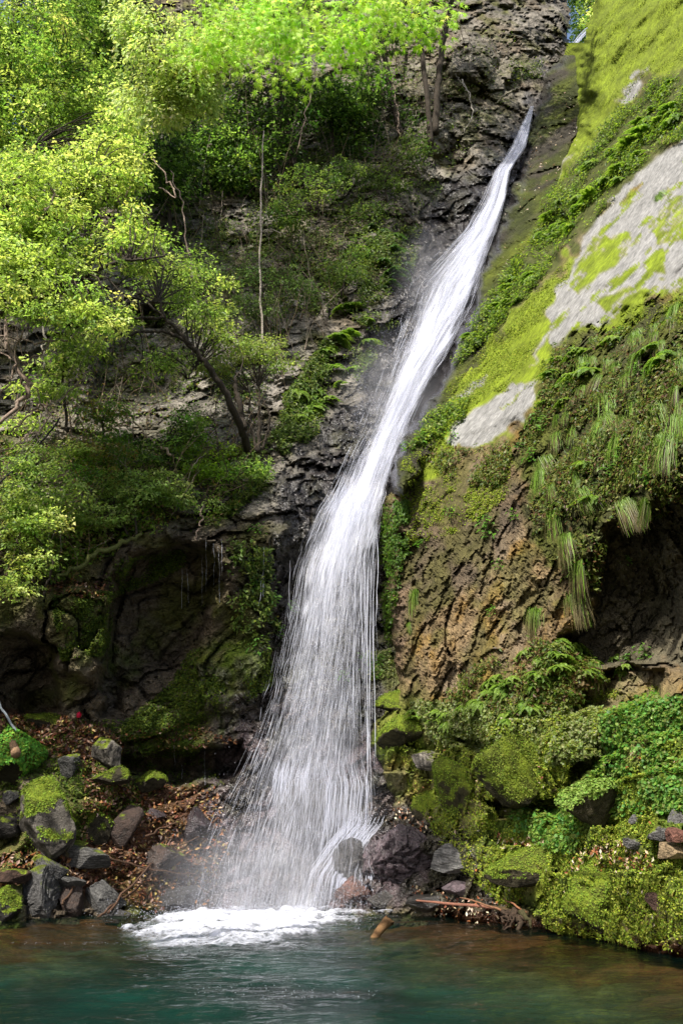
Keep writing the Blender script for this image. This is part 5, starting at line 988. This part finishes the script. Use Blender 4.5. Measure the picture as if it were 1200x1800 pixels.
for i, (pts, lab) in enumerate((([(0,700,21),(25,650,21),(30,600,21),(50,560,21)], 'curling bare vine nearest the left edge under the bright boughs'), ([(0,620,21.4),(40,640,21.3),(90,610,21.3),(110,560,21.4)], 'bare vine looping right from the left edge'), ([(10,560,21.2),(18,620,21.2),(50,680,21.1),(45,700,21.1),(0,745,21)], 'thick twisted vine hanging over the dark hollow at left'),
        ([(0,590,21.6),(60,600,21.5),(120,600,21.6),(150,575,21.8)], 'long thin vine running across to the cords'), ([(20,760,21.6),(60,720,21.8),(110,700,22),(160,650,22.4)], 'thin vine rising past the lower end of the cords'), ([(0,800,21.4),(60,760,21.6),(90,735,21.8),(60,680,22)], 'mossy vine bent under the cords'),
        ([(300,300,29),(320,360,28.6),(330,440,28.4),(345,500,28)], 'grey vine hanging from the shaded trees, centre left'), ([(255,270,20.5),(225,330,20.4),(180,400,20.2),(120,460,20)], 'pale bare vine slanting down through the yellow boughs'), ([(270,280,26),(300,320,25.8),(310,350,25.8),(280,330,26)], 'tangled bare twig cluster in the shade above the leafy bough'),
        ([(90,330,19),(95,350,19),(80,380,19.1),(50,395,19.2)], 'pale crooked branch at the left among yellow leaves'), ([(345,950,24),(352,920,24),(358,890,24)], 'reddish root hanging from the rim of the left cave'), ([(100,1020,22.4),(150,985,22.6),(210,955,23),(250,938,23.2)], 'mossy log-like root running along the rim of the left cave'),
        ([(575,0,31),(560,90,31),(545,180,31),(520,270,31.5)], 'long thin vine dropping from the maple to the dark cliff'), ([(690,130,35),(700,200,34.8),(702,240,34.8)], 'pale thin vine between the bare trunks'))):
    bare('vine', lab, 'vine', [(pts, [.022,.03,.03,.02] if i not in (2, 11) else [.05,.07,.07,.05])], (.24,.18,.14) if i != 11 else (.09,.1,.03), 'bare vines on the left side', .05, 20)
rc = empty('cord_bundle', V(10, 850, 22), 'bundle of thin straight pale cords slanting down across the left slope', 'cords')
for k in range(5):
    x0 = 243 - k * 7 + random.uniform(-3, 3); x1 = 128 - k * 7 + random.uniform(-5, 5)
    o = rods('cord', [([V(x0, 500 + random.uniform(0, 60), 19.6 - k * .03), V((x0 + x1) / 2 + 2, 590, 19.8 - k * .03), V(x1, 700, 20.2 - k * .03), V(30 - k * 9, 820 + k * 6, 20.5)], [.006,.006,.006,.006], (.17,.15,.13), 20, .01)], M_BARK, rc, 5)
o = rods('hose', [([V(105,735,23.2), V(85,765,23), V(50,800,22.7), V(0,850,22.3), V(-20,870,22.2)], [.03,.03,.03,.03], (.02,.02,.022), 20, .01)], M_BARK, rc, 6)
# many thin bare stems of the thicket
def thicket():
    Q = []; W_ = []
    for poly, n, hgt in (([(0,560),(240,560),(300,700),(240,860),(0,980)], 150, 2.2), ([(200,760),(470,740),(460,880),(250,930)], 90, 1.8), ([(0,920),(260,930),(140,1020),(0,1050)], 60, 1.6), ([(300,150),(700,120),(740,300),(560,380),(320,420)], 190, 3.2), ([(330,430),(620,420),(560,700),(300,700)], 120, 2.2), ([(600,60),(900,60),(820,260),(640,300)], 50, 2.4), ([(60,280),(300,300),(320,460),(60,450)], 50, 2.2)):
        q = in_poly(poly, n); P_, N_, Y_ = surf(q[:, 0], q[:, 1])
        h_ = hgt * rng.uniform(.4, 1.2, n); t = np.linspace(0, 1, 8)
        d = unit(N_ * .4 + np.array([0, -.2, 1]) + rng.normal(0, .45, (n, 3))); bend = rng.normal(0, .35, (n, 3))
        Q.append(P_[:, None] + d[:, None] * (h_[:, None] * t)[..., None] + bend[:, None] * (h_[:, None] * t ** 2)[..., None] + rng.normal(0, .02, (n, 8, 3))); W_.append(rng.uniform(.008, .02, (n, 1)) * np.linspace(1.2, .4, 8)[None])
    Q = np.concatenate(Q); W_ = np.concatenate(W_); v, f = tubes(Q, W_, 4)
    c = np.repeat(np.array([(.2,.15,.1),(.12,.09,.06),(.28,.23,.18)])[rng.integers(0, 3, len(Q))], 32, 0)
    o = link('thicket', mesh_np('thicket', v, f, c, True, {'wet': np.zeros(len(v)), 'moss': np.zeros(len(v))}), M_BARK)
    tag(o, 'tangle of thin bare stems and twigs on the left slope', 'undergrowth', kind='stuff')
thicket()

# unseen trees added above and left of the view to shade cliff and bank
for cx, cy, cz, rr, lab in ((-5,24.5,44.5,4.6,'unseen spreading tree added on the rim to shade the upper cliff'), (-11,17,41,4.5,'unseen spreading tree added on the left rim to shade the cliff'), (4.5,27.5,49,4.4,'unseen tall tree added over the head of the waterfall for shade'), (-15.5,14.5,15.5,4.2,'unseen bushy tree added low on the left bank to shade the shore')):
    bx = -17.0 if cz > 20 else -17.5
    root = empty('tree', Vector((bx, cy - 1, cz * .55 if cz > 20 else 0)), lab, 'tree')
    rods('trunk', [([Vector((bx, cy - 1, cz * .55 if cz > 20 else -.3)), Vector((bx * .8 + cx * .2, cy - .6, cz * .85)), Vector(((bx + cx) / 2, cy, cz)), Vector((cx + 2, cy, cz + .6))], [.35, .28, .2, .08], (.045, .036, .027), 16, .05)], M_BARK, root, 8)
    n_ = 2600; u = unit(rng.normal(0, 1, (n_, 3))) * rng.random((n_, 1)) ** .45; cl_ = rng.normal(0, 1, (90, 3)); cl_ = unit(cl_) * rng.random((90, 1)) ** .4
    P_ = np.array([cx, cy, cz]) + (cl_[rng.integers(0, 90, n_)] + rng.normal(0, .13, (n_, 3))) * np.array([rr, rr, rr * .6])
    v, f, c = leaves(P_, rng.normal(0, 1, (n_, 3)), np.array([0, 0, 1]) + rng.normal(0, .5, (n_, 3)), .42 * rng.uniform(.6, 1.3, n_), palette(GR, n_), LEAF)
    link('crown', mesh_np('crown', v, f, c), M_LEAF, root, False)
